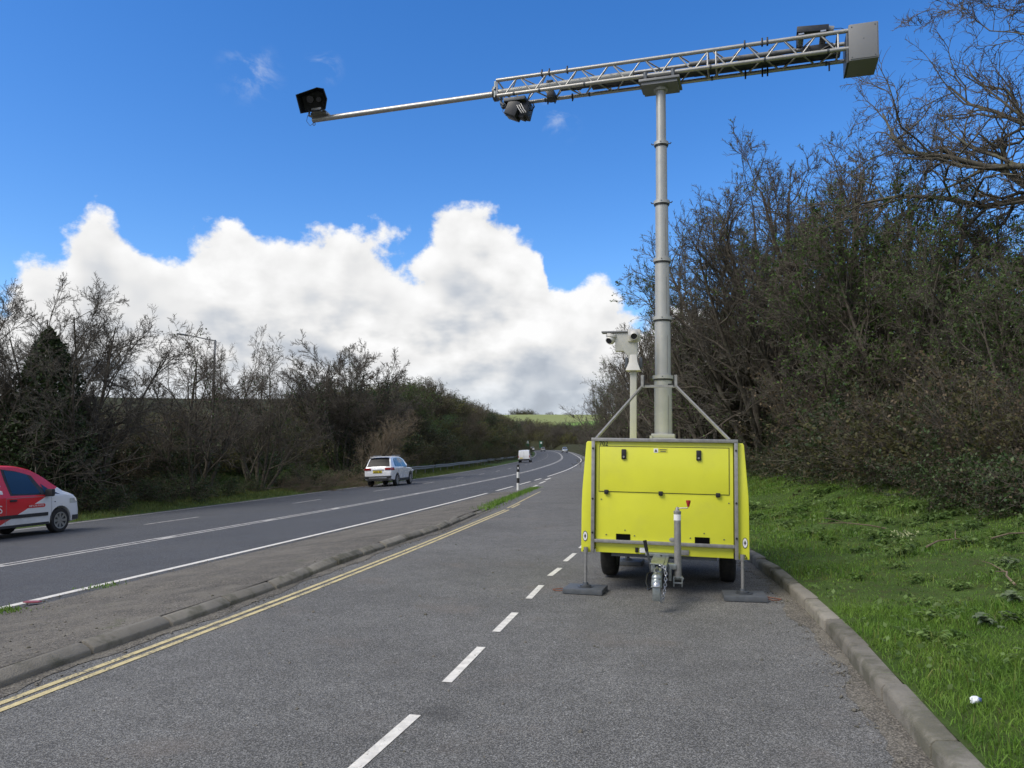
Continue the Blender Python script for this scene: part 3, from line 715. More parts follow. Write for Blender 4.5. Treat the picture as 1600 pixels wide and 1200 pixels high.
b = MB(); b.tube([(-.02, .0, .43), (.0, -.2, .37), (.03, -.45, .40), (.06, -.5, .36), (.04, -.3, .33)], .012, 8); b.build('brake_cable', M['black_plastic'], tr)
# safety chain, link by link
pts = resample(np.array([(.005, -.60, .40), (.045, -.63, .385), (.062, -.66, .32), (.058, -.70, .24), (.050, -.74, .16), (.038, -.78, .105), (.018, -.80, .085), (.012, -.80, .12), (.022, -.79, .19)], float), .0285)
link_me = None
for k in range(len(pts) - 1):
    p, q = Vector(pts[k]), Vector(pts[k + 1]); d = (q - p).normalized()
    if link_me is None:
        ov = [(math.cos(a) * .0125, 0, math.sin(a) * .0215) for a in np.linspace(0, 2 * math.pi, 13)[:-1]]
        link_me = MB().tube(ov, .0048, 6, True).mesh('chain_link', 60)
    o = link('chain_link', link_me, M['alloy'], coup); o.location = p
    o.rotation_euler = (Matrix.Rotation(0, 3, 'Z') @ d.to_track_quat('Z', 'Y').to_matrix() @ Matrix.Rotation(R(90 * (k % 2)), 3, 'Z')).to_euler()
# jockey post with crank
b = MB(); b.cyl((.165, -.35, .255), (.160, -.35, .895), .036, .034, 20); jk = b.build('jockey_post', M['galvanised'], tr, smooth=40)
b = MB(); b.cyl((.1602, -.35, .815), (.1600, -.35, .875), .0362, .0360, 20, False); b.build('post_label', M['sticker_white'], jk)
b = MB(); b.lathe([(.037, .88), (.038, .905), (.022, .915), (.014, .945), (.0, .95)], 16, 'Z', (.160, -.35, 0)); b.tube([(.160, -.35, .932), (.20, -.36, .938), (.262, -.37, .942), (.268, -.372, .96)], .006, 8); b.build('crank', G, jk)
b = MB(); b.lathe([(.0, .955), (.012, .955), (.015, .975), (.024, 1.005), (.022, 1.018), (.0, 1.02)], 12, 'Z', (.268, -.372, 0)); b.build('crank_knob', M['red_plastic'], jk)
b = MB(); b.prism([(.100, .640), (.085, .632), (.078, .618), (.085, .604), (.100, .597), (.135, .597), (.135, .640)], -.355, -.345); b.build('clamp_lug', G, jk, bevel=.003)
b = MB(); b.box((.105, -.35, .36), (.10, .09, .055), bev=.01); b.box((.09, -.35, .30), (.03, .10, .16), bev=.006); b.cyl((.06, -.43, .385), (.06, -.40, .385), .016, n=8); b.cyl((.09, -.43, .33), (.09, -.40, .33), .013, n=8); b.build('clamp', M['cast_zinc'], jk)
b = MB(); b.box((.127, -.35, .215), (.012, .09, .10)); b.box((.207, -.35, .215), (.012, .09, .10)); b.cyl((.115, -.35, .24), (.222, -.35, .24), .014, n=10); b.box((.167, -.35, .258), (.085, .09, .012)); b.box((.167, -.40, .205), (.085, .012, .016)); b.build('foot_fork', M['cast_zinc'], jk, bevel=.003)
# wheels
for sx_ in (-1, 1):
    w = MB(); prof = [(.20, -.085), (.29, -.088), (.318, -.07), (.325, -.03), (.325, .03), (.318, .07), (.29, .088), (.20, .085)]
    w.lathe(prof, 32, 'X', (.68 * sx_, 1.15, .325)); wh = w.build('tyre', M['rubber'], tr, smooth=50)
    w = MB(); w.lathe([(.20, -.085), (.185, -.06), (.17, .02), (.06, .05), (.0, .05)], 24, 'X', (.68 * sx_, 1.15, .325)); w.lathe([(.20, .085), (.18, .06), (.06, .055), (0, .055)], 24, 'X', (.68 * sx_, 1.15, .325)); w.build('rim', M['rim_steel'], wh)
b = MB(); b.cyl((-.55, 1.15, .325), (.55, 1.15, .325), .03, n=10); b.build('axle', M['steel_dark'], tr)
# stabiliser legs at the four corners
for x, y, zz in ((-.815, .02, .051), (.800, .02, .080), (-.58, 2.2, .053)):
    b = MB(); b.cyl((x, y, zz + .02), (x, y, .46), .0165, n=14); b.cyl((x, y, .40), (x, y, .46), .024, n=14); lg = b.build('stabiliser_leg', G, tr)
    b = MB(); b.lathe([(.0, zz), (.062, zz), (.062, zz + .010), (.032, zz + .018), (.028, zz + .04), (.0, zz + .04)], 16, 'Z', (x, y, 0)); b.build('leg_foot', M['steel_dark'], lg)
# mast cradle
b = MB()
for sx_, xb, xt in ((-1, -.715, -.268), (1, .680, .086)):
    b.tube([(xb, .05, 1.63), (xt + .02 * sx_, .86, 2.262)], .017, 4)
b.box((-.09, .86, 2.262), (.40, .035, .03)); b.box((-.283, .86, 2.325), (.035, .04, .14)); b.box((.103, .86, 2.325), (.035, .04, .14)); b.build('mast_cradle', G, tr, smooth=30)
for sx_, xo in ((1, -.262), (-1, .082)):
    b = MB(); b.box((xo, .86, 2.32), (.012, .045, .12)); b.box((xo + .034 * sx_, .86, 2.284), (.068, .045, .014)); b.build('cradle_lining', M['black_plastic'], tr)
# telescopic mast
MX, MY = -.055, 1.2
zs = [1.60, 2.40, 3.125, 3.853, 4.585, 5.34, 6.06]; rs = [.107, .096, .088, .079, .070, .061]
xs = [MX - .006 * k for k in range(7)]
b = MB(); b.box((MX, MY, 1.632), (.30, .30, .055), bev=.008); b.box((MX, MY, 1.685), (.275, .275, .05), bev=.008); b.box((MX - .14, MY - .14, 1.655), (.03, .04, .06)); b.build('mast_base', M['mast_alu'], tr)
for k in range(6):
    r_ = rs[k]; b = MB(); b.cyl((xs[k], MY, zs[k]), (xs[k + 1], MY, zs[k + 1]), r_, n=32)
    sec = b.build('mast_section', M['mast_alu'], tr, smooth=40)
    if k < 5:
        zc_ = zs[k + 1]; x_ = xs[k + 1]; b = MB()
        b.lathe([(r_ * .98, zc_ - .025), (r_ + .020, zc_ - .022), (r_ + .020, zc_ + .018), (r_ * .97, zc_ + .022)], 32, 'Z', (x_, MY, 0)); b.build('collar', M['mast_alu'], sec, smooth=40)
        b = MB(); b.lathe([(r_ * .98, zc_ - .040), (r_ + .012, zc_ - .040), (r_ + .012, zc_ - .026), (r_ * .98, zc_ - .026)], 32, 'Z', (x_, MY, 0)); b.build('collar_seal', M['black_plastic'], sec, smooth=40)
        for a in (-90, 0, 180):
            ca, sa = math.cos(R(a)), math.sin(R(a)); b = MB()
            rr = r_ + .018
            if a == -90: b.cyl((x_, MY - rr, zc_), (x_, MY - rr - .006, zc_), .007, n=8)
            else: b.tube([(x_ + ca * rr, MY, zc_ - .002), (x_ + ca * (rr + .022), MY, zc_ - .004), (x_ + ca * (rr + .034), MY, zc_ + .012)], .007, 6)
            b.build('collar_pin', M['steel_dark'], sec)
    b = MB(); zt = zs[k + 1] - .07
    if k in (0, 1, 2, 3): b.box((xs[k] + r_ * .62, MY - r_ * .80, (zs[k] + zt) / 2 - .05), (.004, .012, (zt - zs[k]) * .7)); b.build('mast_groove', M['box_grey'], sec)
# surveillance post beside the mast
CX, CY = -.40, 1.0
b = MB(); b.box((CX, CY, (1.6 + 2.52) / 2), (.078, .078, .92), bev=.006); b.build('camera_post', M['cream_paint'], tr)
b = MB(); b.prism([(CX - .055, 2.50), (CX + .045, 2.50), (CX + .045, 2.92), (CX - .22, 2.92), (CX - .22, 2.70), (CX - .12, 2.70), (CX - .055, 2.63)], CY - .045, CY + .045); b.build('camera_bracket', M['cream_paint'], tr, bevel=.006)
b = MB(); b.box((CX - .17, CY, 2.935), (.43, .13, .02), bev=.004); b.build('bracket_cap', M['box_grey'], tr)
b = MB(); b.add([(CX + sx_ * w_, CY + sy * d_, z) for z, w_, d_ in ((2.655, .04, .05), (2.565, .05, .06), (2.46, .088, .10)) for sx_, sy in ((-1, -1), (1, -1), (1, 1), (-1, 1))],
              [(4 * j + i, 4 * j + (i + 1) % 4, 4 * j + 4 + (i + 1) % 4, 4 * j + 4 + i) for j in range(2) for i in range(4)] + [(3, 2, 1, 0), (8, 9, 10, 11)]); b.build('loudhailer', M['white_plastic'], tr, smooth=25, bevel=.004)
for sx_ in (-1, 1):
    b = MB(); b.box((CX + sx_ * .085, CY + .04, 2.56), (.035, .10, .13), bev=.006); b.build('floodlight', M['steel_dark'], tr)
def turret(cx, cy, cz, ax, azm):
    """a turret camera: base ring, ball body, dark lens window"""
    b = MB(); d = Vector(ax).normalized(); c = Vector((cx, cy, cz))
    b.cyl(c - d * .045, c - d * .01, .066, .070, 20); hd = b.build('turret_camera', M['white_plastic'], tr, smooth=45)
    look = Vector((math.sin(R(azm)), -math.cos(R(azm)), -.55)).normalized(); c2 = c + d * .018
    q = look.to_track_quat('Z', 'Y'); prof = [(0, -.062), (.035, -.05), (.057, -.02), (.06, .01), (.052, .04), (.04, .055), (.037, .050)]
    vs = []; n = 20
    for r_, h in prof: vs += [c2 + q @ Vector((r_ * math.cos(2 * math.pi * i / n), r_ * math.sin(2 * math.pi * i / n), h)) for i in range(n)]
    fs = [(j * n + i, j * n + (i + 1) % n, (j + 1) * n + (i + 1) % n, (j + 1) * n + i) for j in range(len(prof) - 1) for i in range(n)]
    MB().add(vs, fs).build('ball', M['white_plastic'], hd, smooth=60)
    MB().cyl(c2 + look * .030, c2 + look * .053, .040, .033, 20).build('lens', M['lens_glass'], hd)
turret(CX - .27, CY - .02, 2.865, (-.2, 0, -1), -25)
turret(CX + .01, CY - .09, 2.885, (0, -1, 0), 8)
b = MB(); b.box((CX + .01, CY - .055, 2.885), (.15, .03, .15), bev=.012); b.build('camera_backplate', M['white_plastic'], tr)
# ---- truss boom, turned slightly on the mast head
BR = Matrix.Translation((xs[6], MY, 0)) @ Matrix.Rotation(R(-4.2), 4, 'Z')
def bb(mb, name, mat, parent=None, **kw):
    mb.v = [tuple(BR @ Vector(v)) for v in mb.v]; return mb.build(name, M[mat], parent or tr, **kw)
ZL, ZU, HY = 6.18, 6.392, .15
b = MB(); b.box((0, 0, 6.108), (.50, .38, .030), bev=.004); b.box((0, 0, 6.075), (.44, .33, .04)); bb(b, 'head_plate', 'box_grey')
b = MB(); b.cyl((0, 0, 6.02), (0, 0, 6.075), .085, .095, 28); bb(b, 'head_collar', 'mast_alu')
for x in (-.17, .17):
    for y in (-HY, HY):
        b = MB(); b.box((x, y, 6.142), (.035, .075, .05)); b.cyl((x, y, 6.16), (x, y, 6.215), .034, n=12); bb(b, 'boom_clamp', 'steel_dark')
for y in (-HY, HY):
    for z in (ZL, ZU):
        b = MB(); b.cyl((-2.15, y, z), (2.17, y, z), .0245, n=16); bb(b, 'chord', 'truss_alu', smooth=40)
def lattice(pa, pb, n, ph):
    """zig-zag braces between two chords given as functions of x; every brace its own piece"""
    xs_ = np.linspace(-2.05, 2.05, n + 1)
    for i in range(n):
        p, q = (pa, pb) if (i + ph) % 2 == 0 else (pb, pa)
        b = MB(); b.cyl(p(xs_[i] + .02), q(xs_[i + 1] - .02), .0092, n=7, caps=False); bb(b, 'brace', 'truss_alu', smooth=60)
FL = lambda x: (x, -HY, ZL); FU = lambda x: (x, -HY, ZU); KL = lambda x: (x, HY, ZL); KU = lambda x: (x, HY, ZU)
lattice(FL, FU, 20, 0); lattice(KL, KU, 20, 1); lattice(FL, KL, 20, 0); lattice(FU, KU, 20, 1)
for x in (-2.14, .585, .685, 2.06):
    for p, q in ((FL, FU), (KL, KU), (FL, KL), (FU, KU)):
        b = MB(); b.cyl(p(x), q(x), .011, n=8, caps=False); bb(b, 'end_strut', 'truss_alu')
for x in (-2.15, -1.9, -1.55, -.95, .62, 1.25, 1.95):
    for y in (-HY, HY):
        b = MB(); b.cyl((x - .012, y, ZL), (x + .012, y, ZL), .029, n=14); bb(b, 'chord_joint', 'steel_dark')
for x in (-1.52, -1.42, -1.18, 1.02, 1.22, 1.28):
    for y, z, sg in ((-HY, ZU, 1), (HY, ZL, -1)):
        b = MB(); b.box((x, y, z), (.022, .06, .066), bev=.006); b.cyl((x, y, z + sg * .03), (x, y, z + sg * .062), .010, n=8); bb(b, 'scaffold_clamp', 'camera_black')
# extension pole on the left, sliding in a sleeve through the truss
b = MB(); b.cyl((-5.06, 0, 6.262), (-2.0, 0, 6.285), .038, n=24); pole = bb(b, 'extension_pole', 'truss_alu', smooth=40)
b = MB(); b.cyl((-2.2, 0, 6.284), (-.35, 0, 6.29), .052, n=24); bb(b, 'pole_sleeve', 'mast_alu', smooth=40)
b = MB(); b.cyl((-2.235, 0, 6.284), (-2.19, 0, 6.284), .10, .10, 24); bb(b, 'sleeve_flange', 'steel_dark')
b = MB(); b.box((-2.175, 0, ZU - .105), (.022, .34, .03)); b.box((-2.175, -.13, ZL + .1), (.022, .03, .22)); b.box((-2.175, .13, ZL + .1), (.022, .03, .22)); bb(b, 'end_bracket', 'cast_zinc')
for xa, xb, z, y, w in ((-1.2, -.4, 6.262, .06, .05), (-.9, .55, 6.235, .04, .16), (.4, 2.1, 6.24, .08, .12), (-1.3, 2.0, 6.215, -.03, .06)):
    b = MB(); b.box(((xa + xb) / 2, y, z), (xb - xa, w, .045), bev=.01); bb(b, 'cable_tray', 'camera_black')
b = MB(); b.cyl((.35, .02, 6.335), (1.6, .05, 6.345), .030, n=12); bb(b, 'inner_tube', 'box_grey')
for ph, x0 in ((0, -1.6), (1.3, -.9), (2.0, .7), (.5, 1.3)):
    b = MB(); b.tube([(x0 + .09 * k, .03 + .05 * math.sin(k * 1.3 + ph), 6.27 + .05 * math.sin(k * .9 + ph * 2)) for k in range(9)], .012, 6); bb(b, 'cable', 'black_plastic')
# camera hood at the far end of the pole: open shroud looking down the road
b = MB()
o0 = Vector((-4.99, -.12, 6.50)); rot = Matrix.Rotation(R(-14), 3, 'Y') @ Matrix.Rotation(R(22), 3, 'Z') @ Matrix.Rotation(R(28), 3, 'X')
hp = [(-.20, -.15), (-.205, .10), (.10, .15), (.19, .12), (.205, -.02), (.15, -.15)]
hd = [rot.transposed() @ Vector((0, 0, 0))]
n = len(hp); vs = []
for y_, sc in ((-.17, 1.04), (.15, .84)):
    for x_, z_ in hp: vs.append(o0 + rot @ Vector((x_ * sc, y_, z_ * sc)))
for y_, sc in ((-.17, .97), (.10, .78)):
    for x_, z_ in hp: vs.append(o0 + rot @ Vector((x_ * sc, y_, z_ * sc)))
fs = [(i, (i + 1) % n, n + (i + 1) % n, n + i) for i in range(n)] + [(2 * n + i, 3 * n + i, 3 * n + (i + 1) % n, 2 * n + (i + 1) % n) for i in range(n)] + [(i, 2 * n + i, 2 * n + (i + 1) % n, (i + 1) % n) for i in range(n)] + [tuple(n + i for i in range(n)), tuple(3 * n + i for i in range(n))]
b.add(vs, fs); hood = bb(b, 'camera_hood', 'camera_black', smooth=25)
b = MB()
for x_, z_, r_ in ((-.04, .02, .05), (.08, .0, .035)):
    b.cyl(o0 + rot @ Vector((x_, .09, z_)), o0 + rot @ Vector((x_, -.02, z_)), r_, n=16)
bb(b, 'hood_lens', 'lens_glass', hood)
b = MB(); b.tube([(-5.04, 0, 6.295), (-5.12, -.02, 6.33), (-5.10, -.04, 6.40)], .016, 6); b.tube([(-4.78, 0, 6.30), (-4.84, -.02, 6.36), (-4.92, -.05, 6.40)], .016, 6); b.box((-4.93, -.02, 6.325), (.26, .10, .035)); b.box((-4.95, -.03, 6.365), (.16, .14, .06)); bb(b, 'hood_mount', 'truss_alu')
b = MB(); b.tube([(-5.04 + .02 * math.cos(a), 0, 6.20 + .02 * math.sin(a)) for a in np.linspace(0, 6.28, 11)[:-1]], .005, 6, True); bb(b, 'eye_ring', 'steel_dark')
b = MB(); b.tube([(-5.14, -.02, 6.34), (-5.17, -.0, 6.26), (-5.12, .02, 6.19), (-5.05, .0, 6.22)], .0035, 5); bb(b, 'thin_cable', 'black_plastic')
# camera cluster hanging under the left end of the truss
b = MB(); b.box((-1.90, 0, 6.115), (.30, .30, .05), bev=.008); cl = bb(b, 'cluster_plate', 'steel_dark')
r1 = Matrix.Rotation(R(24), 3, 'Y')
b = MB(); b.box((-1.93, -.03, 6.00), (.17, .22, .20), r1, .012); bb(b, 'cluster_camera', 'camera_black', cl)
b = MB(); b.box((-1.795, .03, 6.01), (.13, .22, .20), Matrix.Rotation(R(14), 3, 'Y'), .012); bb(b, 'cluster_camera', 'camera_black', cl)
b = MB(); b.box((-1.84, .0, 5.925), (.12, .14, .07), r1, .01); bb(b, 'cluster_lamp', 'camera_black', cl)
for k in range(3):
    b = MB(); b.tube([(-1.87 + k * .03, -.13, 6.04), (-1.83 + k * .03, -.15, 5.96), (-1.79 + k * .03, -.15, 5.90)], .007, 6); bb(b, 'cluster_rod', 'truss_alu', cl)
b = MB(); b.tube([(-1.71, .05, 6.13), (-1.68, .05, 6.06), (-1.71, .05, 6.01), (-1.75, .05, 6.03)], .010, 6); bb(b, 'cluster_hose', 'black_plastic', cl)
b = MB(); b.tube([(-2.06, -.05, 6.09), (-2.09, -.06, 6.0), (-2.04, -.06, 5.93), (-1.98, -.05, 5.96)], .0035, 5); bb(b, 'thin_cable', 'black_plastic', cl)
b = MB(); b.tube([(-2.1, -.1, 6.15), (-2.09, -.12, 6.09), (-2.05, -.12, 6.05)], .02, 8); b.box((-2.06, -.08, 6.06), (.07, .07, .06), bev=.008); bb(b, 'small_bracket', 'steel_dark', cl)
# second cluster between the chords
b = MB(); b.box((-1.44, .05, 6.17), (.10, .16, .10), bev=.012); b.box((-1.45, .02, 6.33), (.09, .12, .06), bev=.01); bb(b, 'junction_box', 'camera_black')
# equipment near the right end
b = MB(); b.box((1.80, .14, 6.60), (.36, .16, .075), Matrix.Rotation(R(4), 3, 'Y'), .006); b.box((1.63, .14, 6.50), (.03, .10, .13)); b.box((1.93, .14, 6.50), (.03, .10, .13)); bb(b, 'top_unit', 'camera_black')
b = MB(); b.cyl((1.96, .16, 6.60), (2.04, .16, 6.585), .055, .05, 16); bb(b, 'top_unit_end', 'box_grey')
b = MB(); b.box((1.85, .10, 6.33), (.34, .12, .10), bev=.01); b.box((1.70, .02, 6.24), (.5, .12, .05), bev=.008); bb(b, 'battery_tray', 'camera_black')
for x in (1.66, 1.9):
    b = MB(); b.box((x, 0, ZU + .035), (.06, .34, .018)); bb(b, 'cross_bracket', 'alloy')
b = MB(); b.box((1.98, .12, 6.12), (.018, .018, .10)); bb(b, 'boom_peg', 'steel_dark')
# counterweight box
b = MB(); b.box((2.325, .02, 6.222), (.315, .44, .436), bev=.012); cw = bb(b, 'equipment_box', 'box_grey')
b = MB(); b.box((2.325, -.2035, 6.222), (.285, .006, .405)); bb(b, 'box_lid', 'box_grey', cw, bevel=.002)
b = MB(); b.box((2.155, .03, 6.18), (.022, .40, .36), bev=.004); bb(b, 'mounting_plate', 'steel_dark', cw)
for x in (2.20, 2.445):
    for z in (6.04, 6.40):
        b = MB(); b.cyl((x, -.205, z), (x, -.210, z), .007, n=8); bb(b, 'screw', 'steel_dark', cw)
b = MB(); b.cyl((2.325, -.205, 6.25), (2.325, -.209, 6.25), .006, n=8); bb(b, 'screw', 'steel_dark', cw)
b = MB(); b.tube([(1.98, -.12, 6.42), (2.02, -.1, 6.47), (2.10, -.08, 6.475), (2.18, -.06, 6.44)], .004, 5); bb(b, 'thin_cable', 'black_plastic')

# ---- outrigger pads on the tarmac, each with an orange rope handle
TRM = Matrix.Rotation(R(-TR_YAW), 4, 'Z')
def pad(x, y, lab, side):
    p = Vector((1.573, 8.17, 0)) + TRM @ Vector((x, y, 0))
    o = empty('outrigger_pad', p, (0, 0, R(-TR_YAW + 3 * side))); tag(o, lab, 'outrigger pad', 'outrigger pads under the stabiliser legs')
    MB().box((0, 0, .030), (.42, .36, .052), bev=.006).build('board', M['pad_plastic'], o)
    MB().lathe([(.0, .058), (.085, .058), (.085, .0635), (.075, .0645), (0, .0645)], 20, 'Z').build('foot_recess', M['steel_dark'], o)
    e = side * .21
    MB().tube([(e - .01 * side, -.06, .03), (e + .05 * side, -.075, .012), (e + .12 * side, -.05, .010), (e + .15 * side, .0, .010), (e + .11 * side, .05, .010), (e + .04 * side, .07, .014), (e - .01 * side, .05, .03)], .005, 7).build('rope_handle', M['rope_orange'], o)
pad(-.815, .02, 'grey board under the front stabiliser leg nearest the white bay dashes', -1)
pad(.815, .02, 'grey board under the front stabiliser leg nearest the kerb', 1)
pad(-.58, 2.2, 'grey board seen under the trailer behind its left wheel', -1)

# ------------------------------------------------------------------ vehicles (local: x across, y forwards, z up, origin between the rear wheels' contact line and the tail)
def pchip(x, xp, fp):
    xp = np.asarray(xp, float); fp = np.asarray(fp, float); h = np.diff(xp); d = np.diff(fp) / h; m = np.zeros_like(fp)
    m[0], m[-1] = d[0], d[-1]
    for i in range(1, len(xp) - 1):
        m[i] = 0 if d[i - 1] * d[i] <= 0 else 2 * d[i - 1] * d[i] / (d[i - 1] + d[i])
    i = np.clip(np.searchsorted(xp, x) - 1, 0, len(h) - 1); t = (x - xp[i]) / h[i]
    return (2 * t**3 - 3 * t**2 + 1) * fp[i] + (t**3 - 2 * t**2 + t) * h[i] * m[i] + (-2 * t**3 + 3 * t**2) * fp[i + 1] + (t**3 - t**2) * h[i] * m[i + 1]
class Shell:
    def __init__(s, L, top, belt, wtop, wbelt, wsill, sill):
        s.L = L; s.c = dict(top=top, belt=belt, wtop=wtop, wbelt=wbelt, wsill=wsill, sill=sill)
    def g(s, k, y): return pchip(np.asarray(y, float), *zip(*s.c[k]))
    def ring(s, y):
        zt = float(s.g('top', y)); zb = min(float(s.g('belt', y)), zt - .035); wt = float(s.g('wtop', y)); wb = float(s.g('wbelt', y)); ws = float(s.g('wsill', y)); z0 = float(s.g('sill', y))
        zm = z0 + (zb - z0) * .52
        return [(0, z0), (ws * .8, z0), (ws, z0 + .05), (max(ws, wb) + .008, zm), (wb + .002, zb - .04), (wb - .008, zb), (wb - .02 + (wt - wb) * .5, zb + (zt - .05 - zb) * .5), (wt, zt - .05 if zt - zb > .12 else zb + (zt - zb) * .6), (wt * .90, zt - .012), (wt * .5, zt + .008), (0, zt + .014)]
    def body(s, n=64):
        ys = np.linspace(0, s.L, n); half = [s.ring(y) for y in ys]; k = len(half[0]); vs = []; m = 2 * k - 2
        for y, h in zip(ys, half): vs += [(x, y, z) for x, z in h] + [(-x, y, z) for x, z in h[-2:0:-1]]
        fs = [(i * m + j, i * m + (j + 1) % m, (i + 1) * m + (j + 1) % m, (i + 1) * m + j) for i in range(n - 1) for j in range(m)] + [tuple(range(m - 1, -1, -1)), tuple((n - 1) * m + j for j in range(m))]
        return MB().add(vs, fs)
    def side(s, corners, sgn, off=.006, nu=10, nv=4, lo=5, hi=7):
        """patch on the glasshouse side; corners = 4 (y, v) with v 0 at the belt and 1 at the roof edge, given bottom-rear, bottom-front, top-front, top-rear"""
        vs = []; c = np.array(corners, float)
        for j in range(nv + 1):
            for i in range(nu + 1):
                a, b_ = i / nu, j / nv
                y, v = (c[0] * (1 - a) + c[1] * a) * (1 - b_) + (c[3] * (1 - a) + c[2] * a) * b_
                r = s.ring(y); p, q = (r[5], r[6]) if v < .5 else (r[6], r[7]); f = v * 2 if v < .5 else v * 2 - 1
                vs.append((sgn * (p[0] + (q[0] - p[0]) * f + off), y, p[1] + (q[1] - p[1]) * f))
        return MB().add(vs, [(j * (nu + 1) + i, j * (nu + 1) + i + 1, (j + 1) * (nu + 1) + i + 1, (j + 1) * (nu + 1) + i) for j in range(nv) for i in range(nu)])
    def flank(s, y0, y1, z0, z1, sgn, off=.006, nu=12, nv=4, slant=0.0):
        vs = []
        for j in range(nv + 1):
            for i in range(nu + 1):
                z = z0 + (z1 - z0) * j / nv; y = y0 + (y1 - y0) * i / nu + slant * j / nv; r = s.ring(y)
                pts = r[2:8]; zz = [p[1] for p in pts]; xx = [p[0] for p in pts]
                vs.append((sgn * (np.interp(z, zz, xx) + off), y, z))
        return MB().add(vs, [(j * (nu + 1) + i, j * (nu + 1) + i + 1, (j + 1) * (nu + 1) + i + 1, (j + 1) * (nu + 1) + i) for j in range(nv) for i in range(nu)])
    def deck(s, y0, y1, fw=.88, off=.008, nu=8, nv=8, x0=-1, x1=1, fw2=None):
        """patch on the upper surface (windscreen, rear window, bonnet)"""
        vs = []; fw2 = fw if fw2 is None else fw2
        for j in range(nv + 1):
            y = y0 + (y1 - y0) * j / nv; r = s.ring(y); up = [(p[0], p[1]) for p in r[7:]][::-1]; w = fw + (fw2 - fw) * j / nv
            for i in range(nu + 1):
                x = (x0 + (x1 - x0) * i / nu) * w * r[7][0]
                vs.append((x, y - off * .5, np.interp(abs(x), [p[0] for p in up], [p[1] for p in up]) + off))
        return MB().add(vs, [(j * (nu + 1) + i, j * (nu + 1) + i + 1, (j + 1) * (nu + 1) + i + 1, (j + 1) * (nu + 1) + i) for j in range(nv) for i in range(nu)])
def cut_arches(o, W, axles, r, z):
    """wheel wells by boolean, applied"""
    cs = []
    for y in axles:
        for sg in (-1, 1):
            c = MB().cyl((sg * (W - .24), y, z), (sg * (W + .3), y, z), r, n=28).build('well_cutter', None, None); cs.append(c)
            md = o.modifiers.new('b', 'BOOLEAN'); md.object = c; md.operation = 'DIFFERENCE'; md.solver = 'EXACT'
    dg = bpy.context.evaluated_depsgraph_get(); me = bpy.data.meshes.new_from_object(o.evaluated_get(dg)); o.modifiers.clear()
    mats = list(o.data.materials); o.data = me
    if not len(me.materials):
        for m_ in mats: me.materials.append(m_)
    for p in me.polygons: p.use_smooth = True
    me.set_sharp_from_angle(angle=R(32))
    for c in cs: bpy.data.objects.remove(c)
def wheel(parent, x, y, r, w, rim_mat, sgn, spokes=10):
    W_ = MB().lathe([(r * .66, -w / 2), (r * .93, -w / 2), (r, -w * .36), (r, w * .36), (r * .93, w / 2), (r * .66, w / 2)], 36, 'X', (x, y, r)).build('tyre', M['rubber'], parent, smooth=50)
    f = sgn * w / 2; b = MB()
    b.lathe([(r * .67, f * .96), (r * .62, f * .9), (r * .60, f * .5), (r * .2, f * .45), (0, f * .45)], 30, 'X', (x, y, r)); b.build('rim_well', M['steel_dark'], W_, smooth=50)
    b = MB(); b.lathe([(r * .68, f * 1.0), (r * .68, f * 1.03), (r * .58, f * .98), (r * .60, f * .86)], 30, 'X', (x, y, r)); b.lathe([(0, f * .95), (r * .17, f * .92), (r * .2, f * .75)], 18, 'X', (x, y, r))
    for k in range(spokes):
        a = 2 * math.pi * k / spokes; u = Vector((0, math.cos(a), math.sin(a))); v = Vector((0, -math.sin(a), math.cos(a)))
        c = Vector((x + f * .86, y, r)); wd0, wd1 = r * .075, r * .11
        b.add([c + u * r * .12 - v * wd0, c + u * r * .12 + v * wd0, c + u * r * .62 + v * wd1 + Vector((f * .1, 0, 0)), c + u * r * .62 - v * wd1 + Vector((f * .1, 0, 0))], [(0, 1, 2, 3)])
    b.build('rim', rim_mat, W_, smooth=40)
    return W_
def place_vehicle(root, s, t, dz=0.0, yaw=0.0):
    x, y = road_xy(np.array(s), np.array(t)); h = float(np.interp(s, RS, RH)); e = float(np.interp(s, RS, RE))
    gr = (float(surf(s + 1.5, t)) - float(surf(s - 1.5, t))) / 3
    root.location = (float(x), float(y), float(surf(s, t)) + dz); root.rotation_euler = (math.atan(gr), -math.atan(e), -h + yaw)

